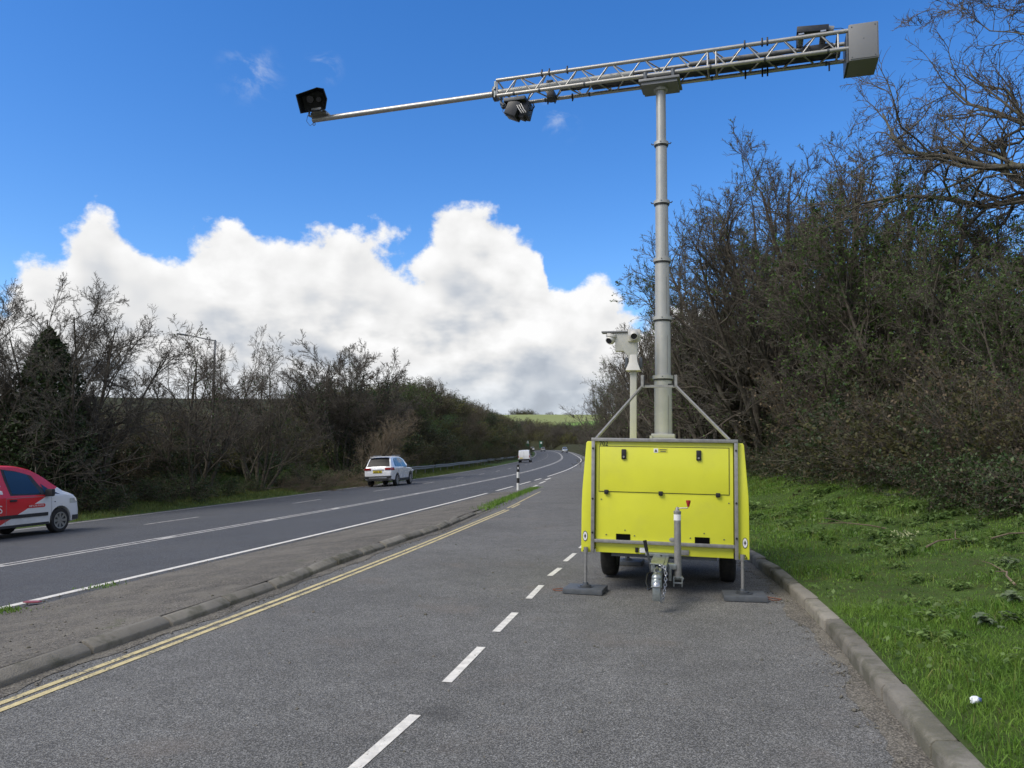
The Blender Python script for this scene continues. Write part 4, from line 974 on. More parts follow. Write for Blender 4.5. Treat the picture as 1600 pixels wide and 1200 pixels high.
def make_suv(full=True, paint='car_white', front=False):
    root = empty('parked_car' if False else 'estate_car')
    sh = Shell(4.66, top=[(0, .70), (.03, .99), (.10, 1.07), (.30, 1.36), (.52, 1.60), (.9, 1.665), (1.6, 1.69), (2.3, 1.67), (2.8, 1.57), (3.25, 1.33), (3.65, 1.10), (4.1, 1.02), (4.45, .92), (4.60, .80), (4.66, .66)],
               belt=[(0, .66), (.05, .93), (.25, 1.05), (1.5, 1.04), (2.8, 1.0), (3.5, .98), (4.3, .88), (4.66, .62)],
               wtop=[(0, .70), (.06, .80), (.2, .76), (.55, .66), (1.5, .63), (2.5, .62), (3.1, .68), (3.7, .76), (4.3, .70), (4.66, .52)],
               wbelt=[(0, .76), (.12, .86), (.6, .895), (2.5, .89), (3.9, .885), (4.4, .80), (4.66, .58)],
               wsill=[(0, .74), (.15, .85), (.6, .88), (3.9, .88), (4.4, .78), (4.66, .55)], sill=[(0, .42), (.3, .33), (2.5, .27), (4.2, .28), (4.66, .34)])
    body = sh.body().build('body', M[paint], root, smooth=40)
    cut_arches(body, .88, (.98, 3.65), .40, .36)
    P = lambda mb, nm, mt, par=root, **k: mb.build(nm, M[mt], par, **k)
    for sg in (-1, 1):
        P(sh.side([(.62, .10), (1.05, .06), (1.12, .90), (.85, .84)], sg), 'side_window', 'car_glass', body)
        P(sh.side([(1.10, .06), (2.02, .06), (2.05, .93), (1.17, .91)], sg), 'side_window', 'car_glass', body)
        P(sh.side([(2.09, .06), (3.12, .08), (2.72, .86), (2.12, .93)], sg), 'side_window', 'car_glass', body)
        P(sh.flank(1.42, 3.22, .28, .42, sg, .012), 'sill_trim', 'car_trim', body)
        for y_ in (1.1, 2.06, 3.08): P(sh.flank(y_, y_ + .012, .42, 1.0, sg, .003, 1, 6), 'door_gap', 'car_trim', body)
        for y_ in (1.25, 2.2): P(MB().box((sg * .905, y_ + .06, .95), (.03, .16, .025), bev=.008), 'door_handle', paint, body)
        P(MB().box((sg * .99, 2.88, 1.07), (.20, .10, .13), bev=.03), 'wing_mirror', 'car_trim', body)
        for y_ in (.98, 3.65):
            P(MB().add([(sg * .897, y_ + r_ * math.cos(a), .36 + r_ * math.sin(a)) for r_ in (.395, .44) for a in np.linspace(-.15, math.pi + .15, 19)], [(i, i + 1, 19 + i + 1, 19 + i) for i in range(18)]), 'arch_trim', 'car_trim', body)
            wheel(root, sg * .79, y_, .35, .22, M['alloy'], sg)
        # tail lamps wrap round the corner
        lm = P(sh.flank(.06, .42, .90, 1.06, sg, .010, 8, 3), 'tail_lamp', 'tail_red', body)
        P(MB().box((sg * .62, .045, .985), (.36, .07, .125), bev=.02), 'tail_lamp', 'tail_red', body)
        P(MB().box((sg * .60, 1.75, 1.72), (.03, 1.5, .03), bev=.01), 'roof_rail', 'alloy', body)
        P(MB().box((sg * .66, 4.50, .80), (.34, .16, .12), bev=.03), 'headlamp', 'lamp_clear', body)
    P(sh.deck(.135, .50, .90, .010, fw2=.86), 'rear_window', 'rear_glass', body)
    P(sh.deck(2.86, 3.60, .90, .008), 'windscreen', 'car_glass', body)
    P(MB().box((0, .47, 1.665), (1.16, .22, .03), bev=.012), 'rear_spoiler', paint, body)
    P(MB().prism([(-.78, .46), (.78, .46), (.84, .60), (-.84, .60)], -.035, .10), 'rear_bumper', 'car_trim', body, bevel=.012)
    P(MB().box((0, -.03, .50), (1.10, .03, .07), bev=.01), 'bumper_strip', 'alloy', body)
    P(MB().box((0, -.0, .40), (1.3, .10, .10), bev=.02), 'rear_diffuser', 'car_trim', body)
    P(MB().box((0, .02, .955), (.70, .05, .04), bev=.008), 'tailgate_garnish', paint, body)
    pl = P(MB().box((-.02, -.005, .83), (.54, .02, .125), bev=.004), 'number_plate', 'plate_yellow' if not front else 'plate_yellow', body)
    for k in range(7):
        if k != 4: P(MB().box((-.22 + k * .066, -.017, .83), (.044, .002, .075)), 'plate_character', 'marking_black', pl)
    P(MB().box((0, 4.60, .62), (1.0, .10, .14), bev=.03), 'grille', 'car_trim', body)
    P(MB().box((0, 4.67, .50), (.52, .02, .11), bev=.004), 'number_plate', 'plate_white', body)
    P(MB().cyl((.3, .65, 1.67), (.3, .60, 1.73), .012, n=8), 'aerial_fin', 'car_trim', body)
    return root
suv = make_suv(); tag(suv, 'white estate car with red tail lamps, seen from behind in the far lane', 'car')
p_ = hit(585, 760.5); q_ = hit(622, 758.5); sr, trr = st_of(np.array([p_[0], q_[0]]), np.array([p_[1], q_[1]]))
place_vehicle(suv, float(sr.mean()) - 1.2, float(np.mean(trr)) - .1); suv.scale = (1.0, 1.0, 1.07)

def make_van():
    root = empty('delivery_van')
    sh = Shell(4.16, top=[(0, .75), (.02, 1.15), (.08, 1.60), (.35, 1.72), (1.2, 1.765), (1.9, 1.755), (2.4, 1.68), (2.85, 1.50), (3.25, 1.24), (3.5, 1.10), (3.85, .99), (4.05, .86), (4.13, .70), (4.16, .55)],
               belt=[(0, .72), (.05, 1.0), (1.5, .99), (2.6, .98), (3.3, .98), (3.8, .90), (4.05, .76), (4.16, .5)],
               wtop=[(0, .70), (.1, .68), (1.0, .66), (2.2, .65), (2.9, .68), (3.4, .76), (3.85, .74), (4.05, .66), (4.16, .5)],
               wbelt=[(0, .80), (.2, .86), (2.5, .875), (3.5, .865), (3.9, .80), (4.08, .68), (4.16, .55)],
               wsill=[(0, .80), (.2, .85), (3.5, .86), (3.9, .82), (4.08, .70), (4.16, .55)], sill=[(0, .36), (.5, .26), (3.0, .25), (3.8, .24), (4.16, .30)])
    body = sh.body(70).build('body', M['van_livery'], root, smooth=40)
    cut_arches(body, .87, (.80, 3.29), .365, .325)
    P = lambda mb, nm, mt, par=root, **k: mb.build(nm, M[mt], par, **k)
    for sg in (-1, 1):
        P(sh.side([(1.72, .04), (2.92, .03), (2.50, .80), (1.60, .93)], sg, .003), 'window_seal', 'car_trim', body)
        w = P(sh.side([(1.78, .09), (2.66, .08), (2.36, .82), (1.68, .88)], sg, .008), 'side_window', 'car_glass', body)
        P(sh.side([(2.78, .06), (3.27, .08), (3.16, .22), (2.74, .56)], sg, .008, 8, 4), 'quarter_window', 'car_glass', body)
        P(MB().box((sg * .985, 2.80, 1.04), (.21, .13, .19), bev=.04), 'wing_mirror', 'car_trim', body)
        P(MB().box((sg * .89, 1.78, .895), (.035, .20, .05), bev=.012), 'door_handle', 'car_trim', body)
        P(sh.flank(1.0, 2.86, .47, .555, sg, .016), 'side_moulding', 'car_trim', body)
        P(sh.flank(1.14, 2.94, .25, .315, sg, .010), 'sill_trim', 'car_trim', body)
        for y_ in (1.58, 2.97): P(sh.flank(y_, y_ + .010, .34, .96, sg, .003, 1, 6), 'door_gap', 'grey_door', body)
        P(sh.flank(1.6, 2.97, .945, .955, sg, .003, 12, 1), 'crease_line', 'grey_door', body)
        P(MB().cyl((sg * .872, 3.09, .80), (sg * .884, 3.09, .80), .016, n=10), 'indicator', 'car_trim', body)
        P(sh.flank(3.60, 3.98, .74, .86, sg, .008, 8, 3), 'headlamp', 'lamp_clear', body)
        for y_ in (.80, 3.29):
            P(MB().add([(sg * .872, y_ + r_ * math.cos(a), .325 + r_ * math.sin(a)) for r_ in (.362, .385) for a in np.linspace(-.1, math.pi + .1, 19)], [(i, i + 1, 19 + i + 1, 19 + i) for i in range(18)]), 'arch_lip', 'plate_white', body)
            wheel(root, sg * .775, y_, .315, .19, M['rim_steel'], sg, 8)
        P(sh.flank(3.70, 4.02, .30, .42, sg, .012, 6, 2), 'bumper_trim', 'car_trim', body)
    # door logo: red lozenge with white lettering; big white letter cut by the picture edge
    def flank_text(txt, size, yc, zc, parent, mt, off):
        me = text_mesh(txt, size); sg = 1
        v = np.empty(len(me.vertices) * 3); me.vertices.foreach_get('co', v); v = v.reshape(-1, 3); out = []
        for x, h, d in v:
            y_, z_ = yc + x, zc + h; r = sh.ring(y_); pts = r[2:8]; out.append((np.interp(z_, [p[1] for p in pts], [p[0] for p in pts]) + off + d, y_, z_))
        me.vertices.foreach_set('co', np.array(out).ravel()); me.update(); return link('lettering', me, M[mt], parent)
    n_ = 16; cap = [(2.24 + .045 * math.cos(a), .735 + .045 * math.sin(a)) for a in np.linspace(math.pi / 2, 3 * math.pi / 2, 9)] + [(2.72 + .045 * math.cos(a), .735 + .045 * math.sin(a)) for a in np.linspace(-math.pi / 2, math.pi / 2, 9)]
    def poly_flank(poly, off): 
        vs = []
        for y_, z_ in poly:
            r = sh.ring(y_); pts = r[2:8]; vs.append((np.interp(z_, [p[1] for p in pts], [p[0] for p in pts]) + off, y_, z_))
        return MB().add(vs, [tuple(range(len(vs)))])
    lg = P(poly_flank(cap, .007), 'logo_plate', 'car_red', body)
    flank_text('GSF CAR PARTS', .066, 2.48, .735, lg, 'sticker_white', .010)
    flank_text('S', .26, 1.42, .70, body, 'sticker_white', .006)
    P(poly_flank([(1.44, 1.06), (1.52, 1.06), (1.52, 1.14), (1.44, 1.16)], .006), 'lettering', 'sticker_white', body)
    P(poly_flank([(1.40, 1.26), (1.50, 1.24), (1.50, 1.27), (1.40, 1.32)], .006), 'lettering', 'sticker_white', body)
    P(sh.deck(2.62, 3.42, .92, .008), 'windscreen', 'car_glass', body)
    P(sh.deck(3.62, 4.0, .92, .007), 'bonnet_panel', 'car_red', body)
    P(MB().box((0, 4.10, .52), (1.0, .12, .16), bev=.03), 'grille', 'car_trim', body)
    P(MB().box((0, 3.47, 1.13), (1.2, .05, .02), bev=.006), 'wiper_cowl', 'car_trim', body)
    return root
van = make_van(); tag(van, 'red and white small delivery van cut by the left picture edge', 'van')
def put_van():
    fw = hit(90, 832); s, t = st_of(fw[0], fw[1])          # contact of the front right tyre
    place_vehicle(van, float(s) - 3.29, float(t) - .79)
    h = float(np.interp(float(s), RS, RH)); x, y = road_xy(np.array(float(s)), np.array(float(t)))
    d = Vector((.79, 3.29, 0)); d.rotate(van.rotation_euler); van.location = Vector((fw[0], fw[1], fw[2])) - d
put_van()

# ---- vehicles far along the bend
def box_van(lab, s, t):
    r = empty('panel_van'); tag(r, lab, 'van')
    sh = Shell(5.0, top=[(0, 1.2), (.04, 1.75), (.2, 1.92), (2.0, 1.97), (3.2, 1.93), (3.7, 1.70), (4.2, 1.22), (4.8, 1.0), (5.0, .75)], belt=[(0, 1.0), (2, 1.08), (4.2, 1.05), (5, .7)], wtop=[(0, .80), (.3, .80), (3.3, .78), (4.2, .80), (5, .66)], wbelt=[(0, .88), (.3, .93), (4.3, .92), (5, .7)], wsill=[(0, .88), (.3, .92), (4.3, .9), (5, .7)], sill=[(0, .42), (.5, .34), (4.5, .32), (5, .36)])
    body = sh.body(40).build('body', M['car_white'], r, smooth=40); cut_arches(body, .92, (1.0, 4.05), .38, .34)
    for sg in (-1, 1):
        for y_ in (1.0, 4.05): wheel(r, sg * .82, y_, .335, .21, M['rim_steel'], sg, 8)
        sh.side([(2.9, .05), (4.0, .06), (3.55, .72), (2.9, .85)], sg).build('side_window', M['car_glass'], body)
        MB().box((sg * .86, .0, .95), (.10, .05, .35), bev=.015).build('tail_lamp', M['tail_red'], body)
        MB().box((sg * 1.02, 3.7, 1.2), (.2, .1, .25), bev=.03).build('wing_mirror', M['car_trim'], body)
        sh.flank(1.5, 3.6, .45, .60, sg, .012).build('side_moulding', M['car_trim'], body)
    MB().box((0, -.03, .48), (1.72, .12, .20), bev=.03).build('rear_bumper', M['car_trim'], body)
    MB().box((0, -.008, 1.15), (.012, .02, 1.2)).build('door_gap', M['car_trim'], body)
    MB().box((-.4, -.012, .72), (.52, .02, .12)).build('number_plate', M['plate_yellow'], body)
    place_vehicle(r, s, t); return r
p_ = hit(819, 723); s_, t_ = st_of(p_[0], p_[1]); box_van('white panel van farther up the far lane beyond the striped post', float(s_), float(t_))
def other_car(lab, s, t, paint, flip):
    r = copy_tree(suv); r.name = 'estate_car'; tag(r, lab, 'car')
    place_vehicle(r, s, t, 0.0, math.pi if flip else 0)
    for c in r.children:
        if c.name.startswith('body') and paint:
            c.data = c.data.copy(); c.data.materials.clear(); c.data.materials.append(M[paint])
    return r
other_car('small oncoming light car alone on the far bend', 250, 1.9, 'car_silver', True)
other_car('distant white car at the vanishing left end of the bend', 372, -5.4, None, False)
other_car('distant silver car following the white one round the bend', 318, -3.9, 'car_silver', False)

# ------------------------------------------------------------------ roadside furniture
p_ = hit(809.5, 766)
post = empty('marker_post', (p_[0], p_[1], island_z(p_[0], p_[1]))); tag(post, 'black and white striped post at the tip of the traffic island', 'post')
hts = [0, .30, .52, .78, 1.08]
for k in range(4):
    b = MB(); b.cyl((0, 0, hts[k] - (.06 if k == 0 else 0)), (0, 0, hts[k + 1]), .060, .060, 20); b.build('band', M['post_white' if k % 2 == 0 else 'post_black'], post)
MB().lathe([(.060, 1.08), (.050, 1.10), (.02, 1.108), (0, 1.11)], 20).build('cap', M['post_black'], post)
MB().box((0, -.0605, .95), (.05, .006, .09), bev=.002).build('reflector', M['sign_white'], post)

# crash barrier beyond the far verge: posts and rails one by one
bar = empty('crash_barrier'); tag(bar, 'long galvanised crash barrier along the far grass verge', 'crash barrier')
bt = -9.35; s_list = np.arange(58, 165, 3.2)
prof = [(.0, .0), (.04, .04), (.04, .10), (.0, .14), (0.0, .17), (.04, .21), (.04, .27), (.0, .31)]
for k, s0 in enumerate(s_list[:-1]):
    x, y = road_xy(np.array([s0, s0 + 3.2]), np.array([bt, bt])); z = GZ(x, y) + .40; h = np.interp([s0, s0 + 3.2], RS, RH)
    vs = []
    for j in (0, 1):
        for o_, zz in prof: vs.append((x[j] + math.cos(h[j]) * o_, y[j] - math.sin(h[j]) * o_, z[j] + zz))
    n = len(prof); MB().add(vs, [(i, i + 1, n + i + 1, n + i) for i in range(n - 1)]).build('rail', M['rail_steel'], bar, smooth=60)
    MB().box((x[0] - .06, y[0], z[0] - .05), (.07, .11, .72)).build('barrier_post', M['rail_steel'], bar)
# lamp column behind the trees
x, y = spot(332, 46); z = float(GZ(x, y)); lc = empty('street_lamp', (x, y, z)); tag(lc, 'tall grey lamp column rising behind bare trees, its arm reaching left', 'street lamp')
H = 1.5 + (705 - 530) / 1200 * 46 - z
MB().cyl((0, 0, -.3), (0, 0, H), .09, .055, 12).build('column', M['box_grey'], lc)
MB().tube([(0, 0, H - .05), (-.4, 0, H + .02), (-1.3, 0, H + .22), (-1.7, 0, H + .28)], [.045, .04, .035, .035], 8).build('arm', M['box_grey'], lc)
MB().box((-2.0, 0, H + .33), (.62, .2, .10), Matrix.Rotation(R(8), 3, 'Y'), .03).build('lantern', M['steel_dark'], lc)
# green direction signs at the bend
def road_sign(lab, px, d, ytop, wd, ht, white):
    x, y = spot(px, d); z = float(GZ(x, y)); zt = 1.5 + (705 - ytop) / 1200 * d
    o = empty('road_sign', (x, y, z)); tag(o, lab, 'road sign', 'green road signs at the bend'); h = zt - z
    MB().box((0, 0, h - ht / 2), (wd, .06, ht), bev=.02).build('panel', M['sign_green'], o)
    MB().box((white[0] * wd, -.04, h - ht * white[1]), (wd * .45, .02, ht * .28)).build('white_patch', M['sign_white'], o)
    for sx_ in (-.3, .3): MB().cyl((sx_ * wd, .05, -.3), (sx_ * wd, .05, h), .05, n=8).build('pole', M['box_grey'], o)
road_sign('tall green road sign with a white patch beside the verge', 823, 262, 688, 1.5, 2.9, (.18, .22))
road_sign('green road sign standing on the outside of the distant bend', 845.5, 400, 689, 1.9, 3.6, (0, .25))

# ------------------------------------------------------------------ trees
def norm(a): return a / (np.linalg.norm(a, axis=-1, keepdims=True) + 1e-9)
def walk(rng, start, d, length, K, wob, up):
    P = [start]; seg = (length / (K - 1))[:, None]; d = norm(d)
    for k in range(1, K):
        d = norm(d + rng.normal(0, wob, d.shape) + np.array([0, 0, up])); P.append(P[-1] + d * seg)
    return np.stack(P, 1)
def radii(r0, K, tip): return r0[:, None] * np.linspace(1, tip, K)[None] ** 1.0
def sprout(rng, P, Rr, n, t0, ang, asd, ratio, rr, K, wob, up, tip=.3, minr=.0, bias=1.0, lenfall=.45):
    N, Kp, _ = P.shape; M_ = N * n; pi = np.repeat(np.arange(N), n)
    t = (np.tile((np.arange(n) + .5) / n, N) + rng.uniform(-.5, .5, M_) / n) ** bias; t = t0 + (1 - t0) * np.clip(t, 0, .999)
    f = t * (Kp - 1); i = np.minimum(f.astype(int), Kp - 2); fr = (f - i)[:, None]
    a, b_ = P[pi, i], P[pi, i + 1]; pos = a + (b_ - a) * fr; T = norm(b_ - a)
    pr = (Rr[pi, i] * (1 - fr[:, 0]) + Rr[pi, i + 1] * fr[:, 0])
    pv = rng.normal(size=(M_, 3)); pv = norm(pv - T * (pv * T).sum(1, keepdims=True))
    th = np.radians(rng.normal(ang, asd, M_))[:, None]; d = T * np.cos(th) + pv * np.sin(th)
    L = np.linalg.norm(np.diff(P, axis=1), axis=2).sum(1)[pi] * ratio * (1 - lenfall * t) * rng.uniform(.65, 1.3, M_)
    r = np.maximum(np.minimum(pr * rr, pr * .9), minr)
    C = walk(rng, pos, d, L, K, wob, up); return C, radii(r, K, tip)
def sweep(P, Rr, m):
    N, K, _ = P.shape
    T = np.empty_like(P); T[:, 1:-1] = P[:, 2:] - P[:, :-2]; T[:, 0] = P[:, 1] - P[:, 0]; T[:, -1] = P[:, -1] - P[:, -2]; T = norm(T)
    ref = np.where(np.abs(T[:, :1, 2:3]) > .8, np.array([1., 0, 0]), np.array([0, 0, 1.]))
    u = norm(np.cross(T, ref)); v = np.cross(T, u); a = np.arange(m) * 2 * math.pi / m
    V = P[:, :, None] + Rr[:, :, None, None] * (np.cos(a)[:, None] * u[:, :, None] + np.sin(a)[:, None] * v[:, :, None])
    base = (np.arange(N)[:, None, None] * K + np.arange(K - 1)[None, :, None]) * m; k = np.arange(m)[None, None]
    F = np.stack([base + k, base + (k + 1) % m, base + m + (k + 1) % m, base + m + k], -1).reshape(-1, 4)
    return V.reshape(-1, 3), F
def merge(parts):
    Vs, Fs, o = [], [], 0
    for V, F in parts: Vs.append(V); Fs.append(F + o); o += len(V)
    return np.concatenate(Vs), np.concatenate(Fs)
def leaves(rng, pos, size, flat=.0, up=.3):
    N = len(pos); d = norm(rng.normal(size=(N, 3)) + np.array([0, 0, up])); q = rng.normal(size=(N, 3)); q = norm(q - d * (q * d).sum(1, keepdims=True))
    s = (size * rng.uniform(.6, 1.4, N))[:, None]
    V = np.stack([pos, pos + d * s * .5 + q * s * .32, pos + d * s, pos + d * s * .5 - q * s * .32], 1).reshape(-1, 3)
    return V, np.arange(N * 4).reshape(N, 4)
def along(rng, P, n, t0=.2):
    N, K, _ = P.shape; i = rng.integers(0, N, n); f = rng.uniform(t0, .999, n) * (K - 1); k = f.astype(int); fr = (f - k)[:, None]
    return P[i, k] * (1 - fr) + P[i, k + 1] * fr
PROTO = {}
def proto(name, limb_parts, twig_parts, leaf_sets, bark='bark', twig='twig'):
    """leaf_sets: list of ((V,F), material)"""
    d = {'trunk': (np_mesh(name + '_trunk', *merge(limb_parts), True), bark), 'branch_crown': (np_mesh(name + '_twigs', *merge(twig_parts), False), twig)}
    for me, mt in d.values(): me.materials.append(M[mt])
    fo = []
    for (V, F), mt in leaf_sets:
        me = np_mesh(name + '_leaves', V, F); me.materials.append(M[mt]); fo.append(me)
    PROTO[name] = (d['trunk'][0], d['branch_crown'][0], fo)
def bare_tree(name, seed, H, spread, n=(9, 9, 9, 6), trunk_h=.35, leaf=0, leafmat='leaf_spring', bark='bark', twig='twig', stems=1, lean=0.0, wob=.13, twr=.0035, ls=.05, ang=48, up=.05, ivy=0, even=False):
    rng = np.random.default_rng(seed)
    if stems == 1:
        P0 = walk(rng, np.zeros((1, 3)) + [0, 0, -.3], np.array([[lean, 0, 1.]]), np.array([H * .72]), 9, .06, .03); R0 = radii(np.array([H * .028]), 9, .08)
    else:
        a = rng.uniform(0, 2 * math.pi, stems); tl = (rng.uniform(.05, .55, stems) if not even else np.linspace(.05, .85, stems)) * spread; a = a if not even else np.arange(stems) * 2.4
        st = np.stack([np.cos(a) * .25, np.sin(a) * .25, np.full(stems, -.3)], 1) * [1.2, 1.2, 1]
        P0 = walk(rng, st, np.stack([np.cos(a) * tl + lean, np.sin(a) * tl, np.ones(stems)], 1), H * (rng.uniform(.62, .95, stems) if not even else .80 - .22 * tl), 9, .09 if not even else .05, .02); R0 = radii(H * rng.uniform(.008, .014, stems), 9, .25)
    P1, R1 = sprout(rng, P0, R0, n[0], trunk_h if stems == 1 else .2, ang, 14, .62 * spread, .62, 7, wob, up, .28)
    P2, R2 = sprout(rng, P1, R1, n[1], .18, 42, 14, .50, .62, 6, wob * 1.1, up, .3, .006)
    P3, R3 = sprout(rng, P2, R2, n[2], .12, 40, 15, .48, .6, 5, wob * 1.2, up * .8, .35, twr * 1.3)
    P4, R4 = sprout(rng, P3, R3, n[3], .15, 38, 14, .52, .65, 4, wob * 1.2, up, .45, twr)
    limb = [sweep(P0, R0, 9), sweep(P1, R1, 6), sweep(P2, R2, 4)]; tw = [sweep(P3, R3, 3), sweep(P4, R4, 3)]
    ls_ = []
    if leaf: ls_.append((leaves(rng, along(rng, P4, leaf, .3), np.full(leaf, ls)), leafmat))
    if ivy:
        q = np.concatenate([along(rng, P0, ivy // 2, .02), along(rng, P1, ivy // 2, .0)]); q = q + rng.normal(0, .16, q.shape); ls_.append((leaves(rng, q, np.full(len(q), .11)), 'leaf_ivy'))
    proto(name, limb, tw, ls_, bark, twig)
def bush(name, seed, H, W, stems=26, leaf=2600, leafmat='leaf_gorse', ls=.10, twig='twig', leaf2=None, up=.04):
    rng = np.random.default_rng(seed); a = rng.uniform(0, 2 * math.pi, stems); e = rng.uniform(.25, 1.45, stems)
    d = np.stack([np.cos(a) * np.cos(e) * W / H, np.sin(a) * np.cos(e) * W / H, np.sin(e)], 1)
    st = np.stack([np.cos(a) * .12 * W, np.sin(a) * .12 * W, np.full(stems, -.15)], 1)
    L = H * rng.uniform(.7, 1.08, stems) * np.linalg.norm(d, axis=1)
    P0 = walk(rng, st, d, L, 6, .12, up); R0 = radii(np.full(stems, H * .007), 6, .3)
    P1, R1 = sprout(rng, P0, R0, 8, .22, 40, 14, .42, .6, 5, .15, up, .35, .005)
    P2, R2 = sprout(rng, P1, R1, 6, .1, 42, 15, .5, .6, 4, .16, up, .45, .004)
    ls_ = []
    if leaf: ls_.append((leaves(rng, along(rng, P2, leaf, .1) + rng.normal(0, .03, (leaf, 3)), np.full(leaf, ls)), leafmat))
    if leaf2: ls_.append((leaves(rng, along(rng, P1, leaf2[0], .1) + rng.normal(0, .05, (leaf2[0], 3)), np.full(leaf2[0], ls * .9)), leaf2[1]))
    proto(name, [sweep(P0, R0, 5), sweep(P1, R1, 3)], [sweep(P2, R2, 3)], ls_, 'bark', twig)
def plant(pname, name, loc, lab, cat, group=None, scale=1.0, rz=0.0, tilt=(0, 0)):
    o = empty(name, loc, (tilt[0], tilt[1], rz), scale); tag(o, lab, cat, group)
    tr_, tw_, fo = PROTO[pname]
    link('trunk', tr_, None, o); link('branch_crown', tw_, None, o)
    for me in fo: link('foliage', me, None, o)
    return o
def at(px, d): x, y = spot(px, d); return (x, y, float(GZ(x, y)) - .05)

bare_tree('bareA', 21, 9.0, .80, (10, 9, 8, 6), stems=8, wob=.13, twr=.0058, twig='twig_grey', up=.05, ang=38, even=True)
bare_tree('bareB', 34, 8.2, .85, (9, 9, 8, 6), stems=7, wob=.15, twr=.0055, up=.05, ang=42, ivy=1200, even=True)
bare_tree('domeC', 45, 9.8, .82, (10, 10, 9, 6), stems=9, wob=.10, twr=.009, up=.06, ang=36, ivy=7000, even=True)
bare_tree('shrubD', 52, 7.8, .72, (9, 8, 8, 6), even=True, stems=12, leaf=14000, leafmat='leaf_spring', wob=.14, twr=.0038, ls=.052, twig='twig', ang=38, up=.05)
bare_tree('shrubE', 63, 8.0, .72, (9, 8, 8, 6), even=True, stems=12, leaf=1800, leafmat='leaf_spring', wob=.14, twr=.0042, ls=.045, twig='twig_grey', ang=36, up=.06)
bare_tree('shrubF', 71, 6.8, .8, (9, 8, 7, 6), even=True, stems=12, leaf=24000, leafmat='leaf_spring', wob=.14, twr=.0038, ls=.06, ang=40, up=.04, ivy=2600)
bare_tree('oakG', 88, 10.5, 1.15, (20, 13, 10, 7), .22, leaf=0, bark='bark_oak', twig='twig', wob=.27, twr=.0055, ang=58, up=.03)
bare_tree('paleH', 91, 6.0, 1.0, (9, 8, 7, 4), stems=7, bark='bark_pale', twig='twig_dead', wob=.09, twr=.006, ang=30, up=.03, lean=.45)
bush('bushI', 7, 3.0, 2.6, 30, 4200, 'leaf_gorse', .10)
bush('bushJ', 8, 3.2, 2.4, 34, 1500, 'leaf_brown', .08, twig='twig')
bush('bushK', 9, 2.8, 2.6, 28, 3800, 'leaf_olive', .10)
bush('bushL', 10, 3.0, 2.6, 30, 4200, 'leaf_ivy', .11)
bush('brambleM', 12, 1.3, 1.7, 26, 2600, 'leaf_ivy', .07, leaf2=(700, 'leaf_brown'), up=-.03)
def ivy_cone(name, seed, H, W):
    rng = np.random.default_rng(seed); n = 15000; z = rng.uniform(.04, 1, n) ** .85; r = W * (1 - z ** 1.8) ** .8 * np.sqrt(rng.uniform(.25, 1, n)); a = rng.uniform(0, 6.283, n)
    lump = 1 + .22 * np.sin(a * 3 + z * 9) + .15 * np.sin(a * 7 - z * 17)
    q = np.stack([np.cos(a) * r * lump, np.sin(a) * r * lump, z * H], 1)
    P0 = walk(rng, np.array([[0, 0, -.3]]), np.array([[0, 0, 1.]]), np.array([H * .98]), 8, .03, .02); R0 = radii(np.array([.16]), 8, .15)
    P1, R1 = sprout(rng, P0, R0, 90, .06, 68, 10, .30 * W, .35, 5, .12, .03, .3, .006, lenfall=.75); P2, R2 = sprout(rng, P1, R1, 7, .2, 45, 12, .4, .6, 4, .15, .02, .4, .004)
    proto(name, [sweep(P0, R0, 8), sweep(P1, R1, 4)], [sweep(P2, R2, 3)], [(leaves(rng, q, np.full(n, .12)), 'leaf_ivy')])
ivy_cone('coneN', 14, 6.4, 1.8)

LOOK = {'bushI': 'dark gorse-green', 'bushJ': 'brown twiggy', 'bushK': 'olive-green', 'bushL': 'dark ivy-green', 'shrubE': 'bare grey-twigged', 'shrubD': 'thinly leaved', 'bareA': 'bare spreading'}
def left_of(px): return 'behind the red and white van' if px < 130 else 'between red van and lamp column' if px < 300 else 'under the lamp column' if px < 420 else 'left of the dome-shaped tree'
def right_of(px): return 'just right of the trailer' if px < 1280 else 'below the box end of the boom' if px < 1450 else 'near the right picture edge'
# --- left of the carriageway
T = 'trees behind the far verge'
plant('coneN', 'ivy_clad_tree', at(70, 28), 'dark pointed ivy-clad tree inside bare branches above the red van', 'tree', T, 1.02, .4)
plant('bareA', 'bare_tree', at(118, 29.5), 'big spreading bare tree above the red van', 'tree', T, (1.08, 1.08, 1.06), 1.0)
plant('bareA', 'bare_tree', at(-35, 27.5), 'bare tree cut by the left picture edge', 'tree', T, .98, 3.1)
plant('bareB', 'bare_tree', at(312, 36), 'open-crowned bare tree in front of the lamp column', 'tree', T, (1.0, 1.0, 1.08), 2.2)
plant('bareB', 'bare_tree', at(405, 42), 'thin bare tree between the lamp column and the dome-shaped tree', 'tree', T, (.9, .9, 1.08), 5.0)
plant('domeC', 'dome_tree', at(536, 57), 'dome-shaped bare tree with an ivy-covered trunk', 'tree', T, (1.12, 1.12, 1.1), 2.7)
plant('paleH', 'leaning_tree', at(562, 54), 'leaning pale-stemmed tree fanning to the right behind the white estate car', 'tree', T, (1.0, .9, .8), .2)
rng = np.random.default_rng(77)
k = 0
BUSH = ('bushI', 'bushJ', 'bushK', 'bushL')
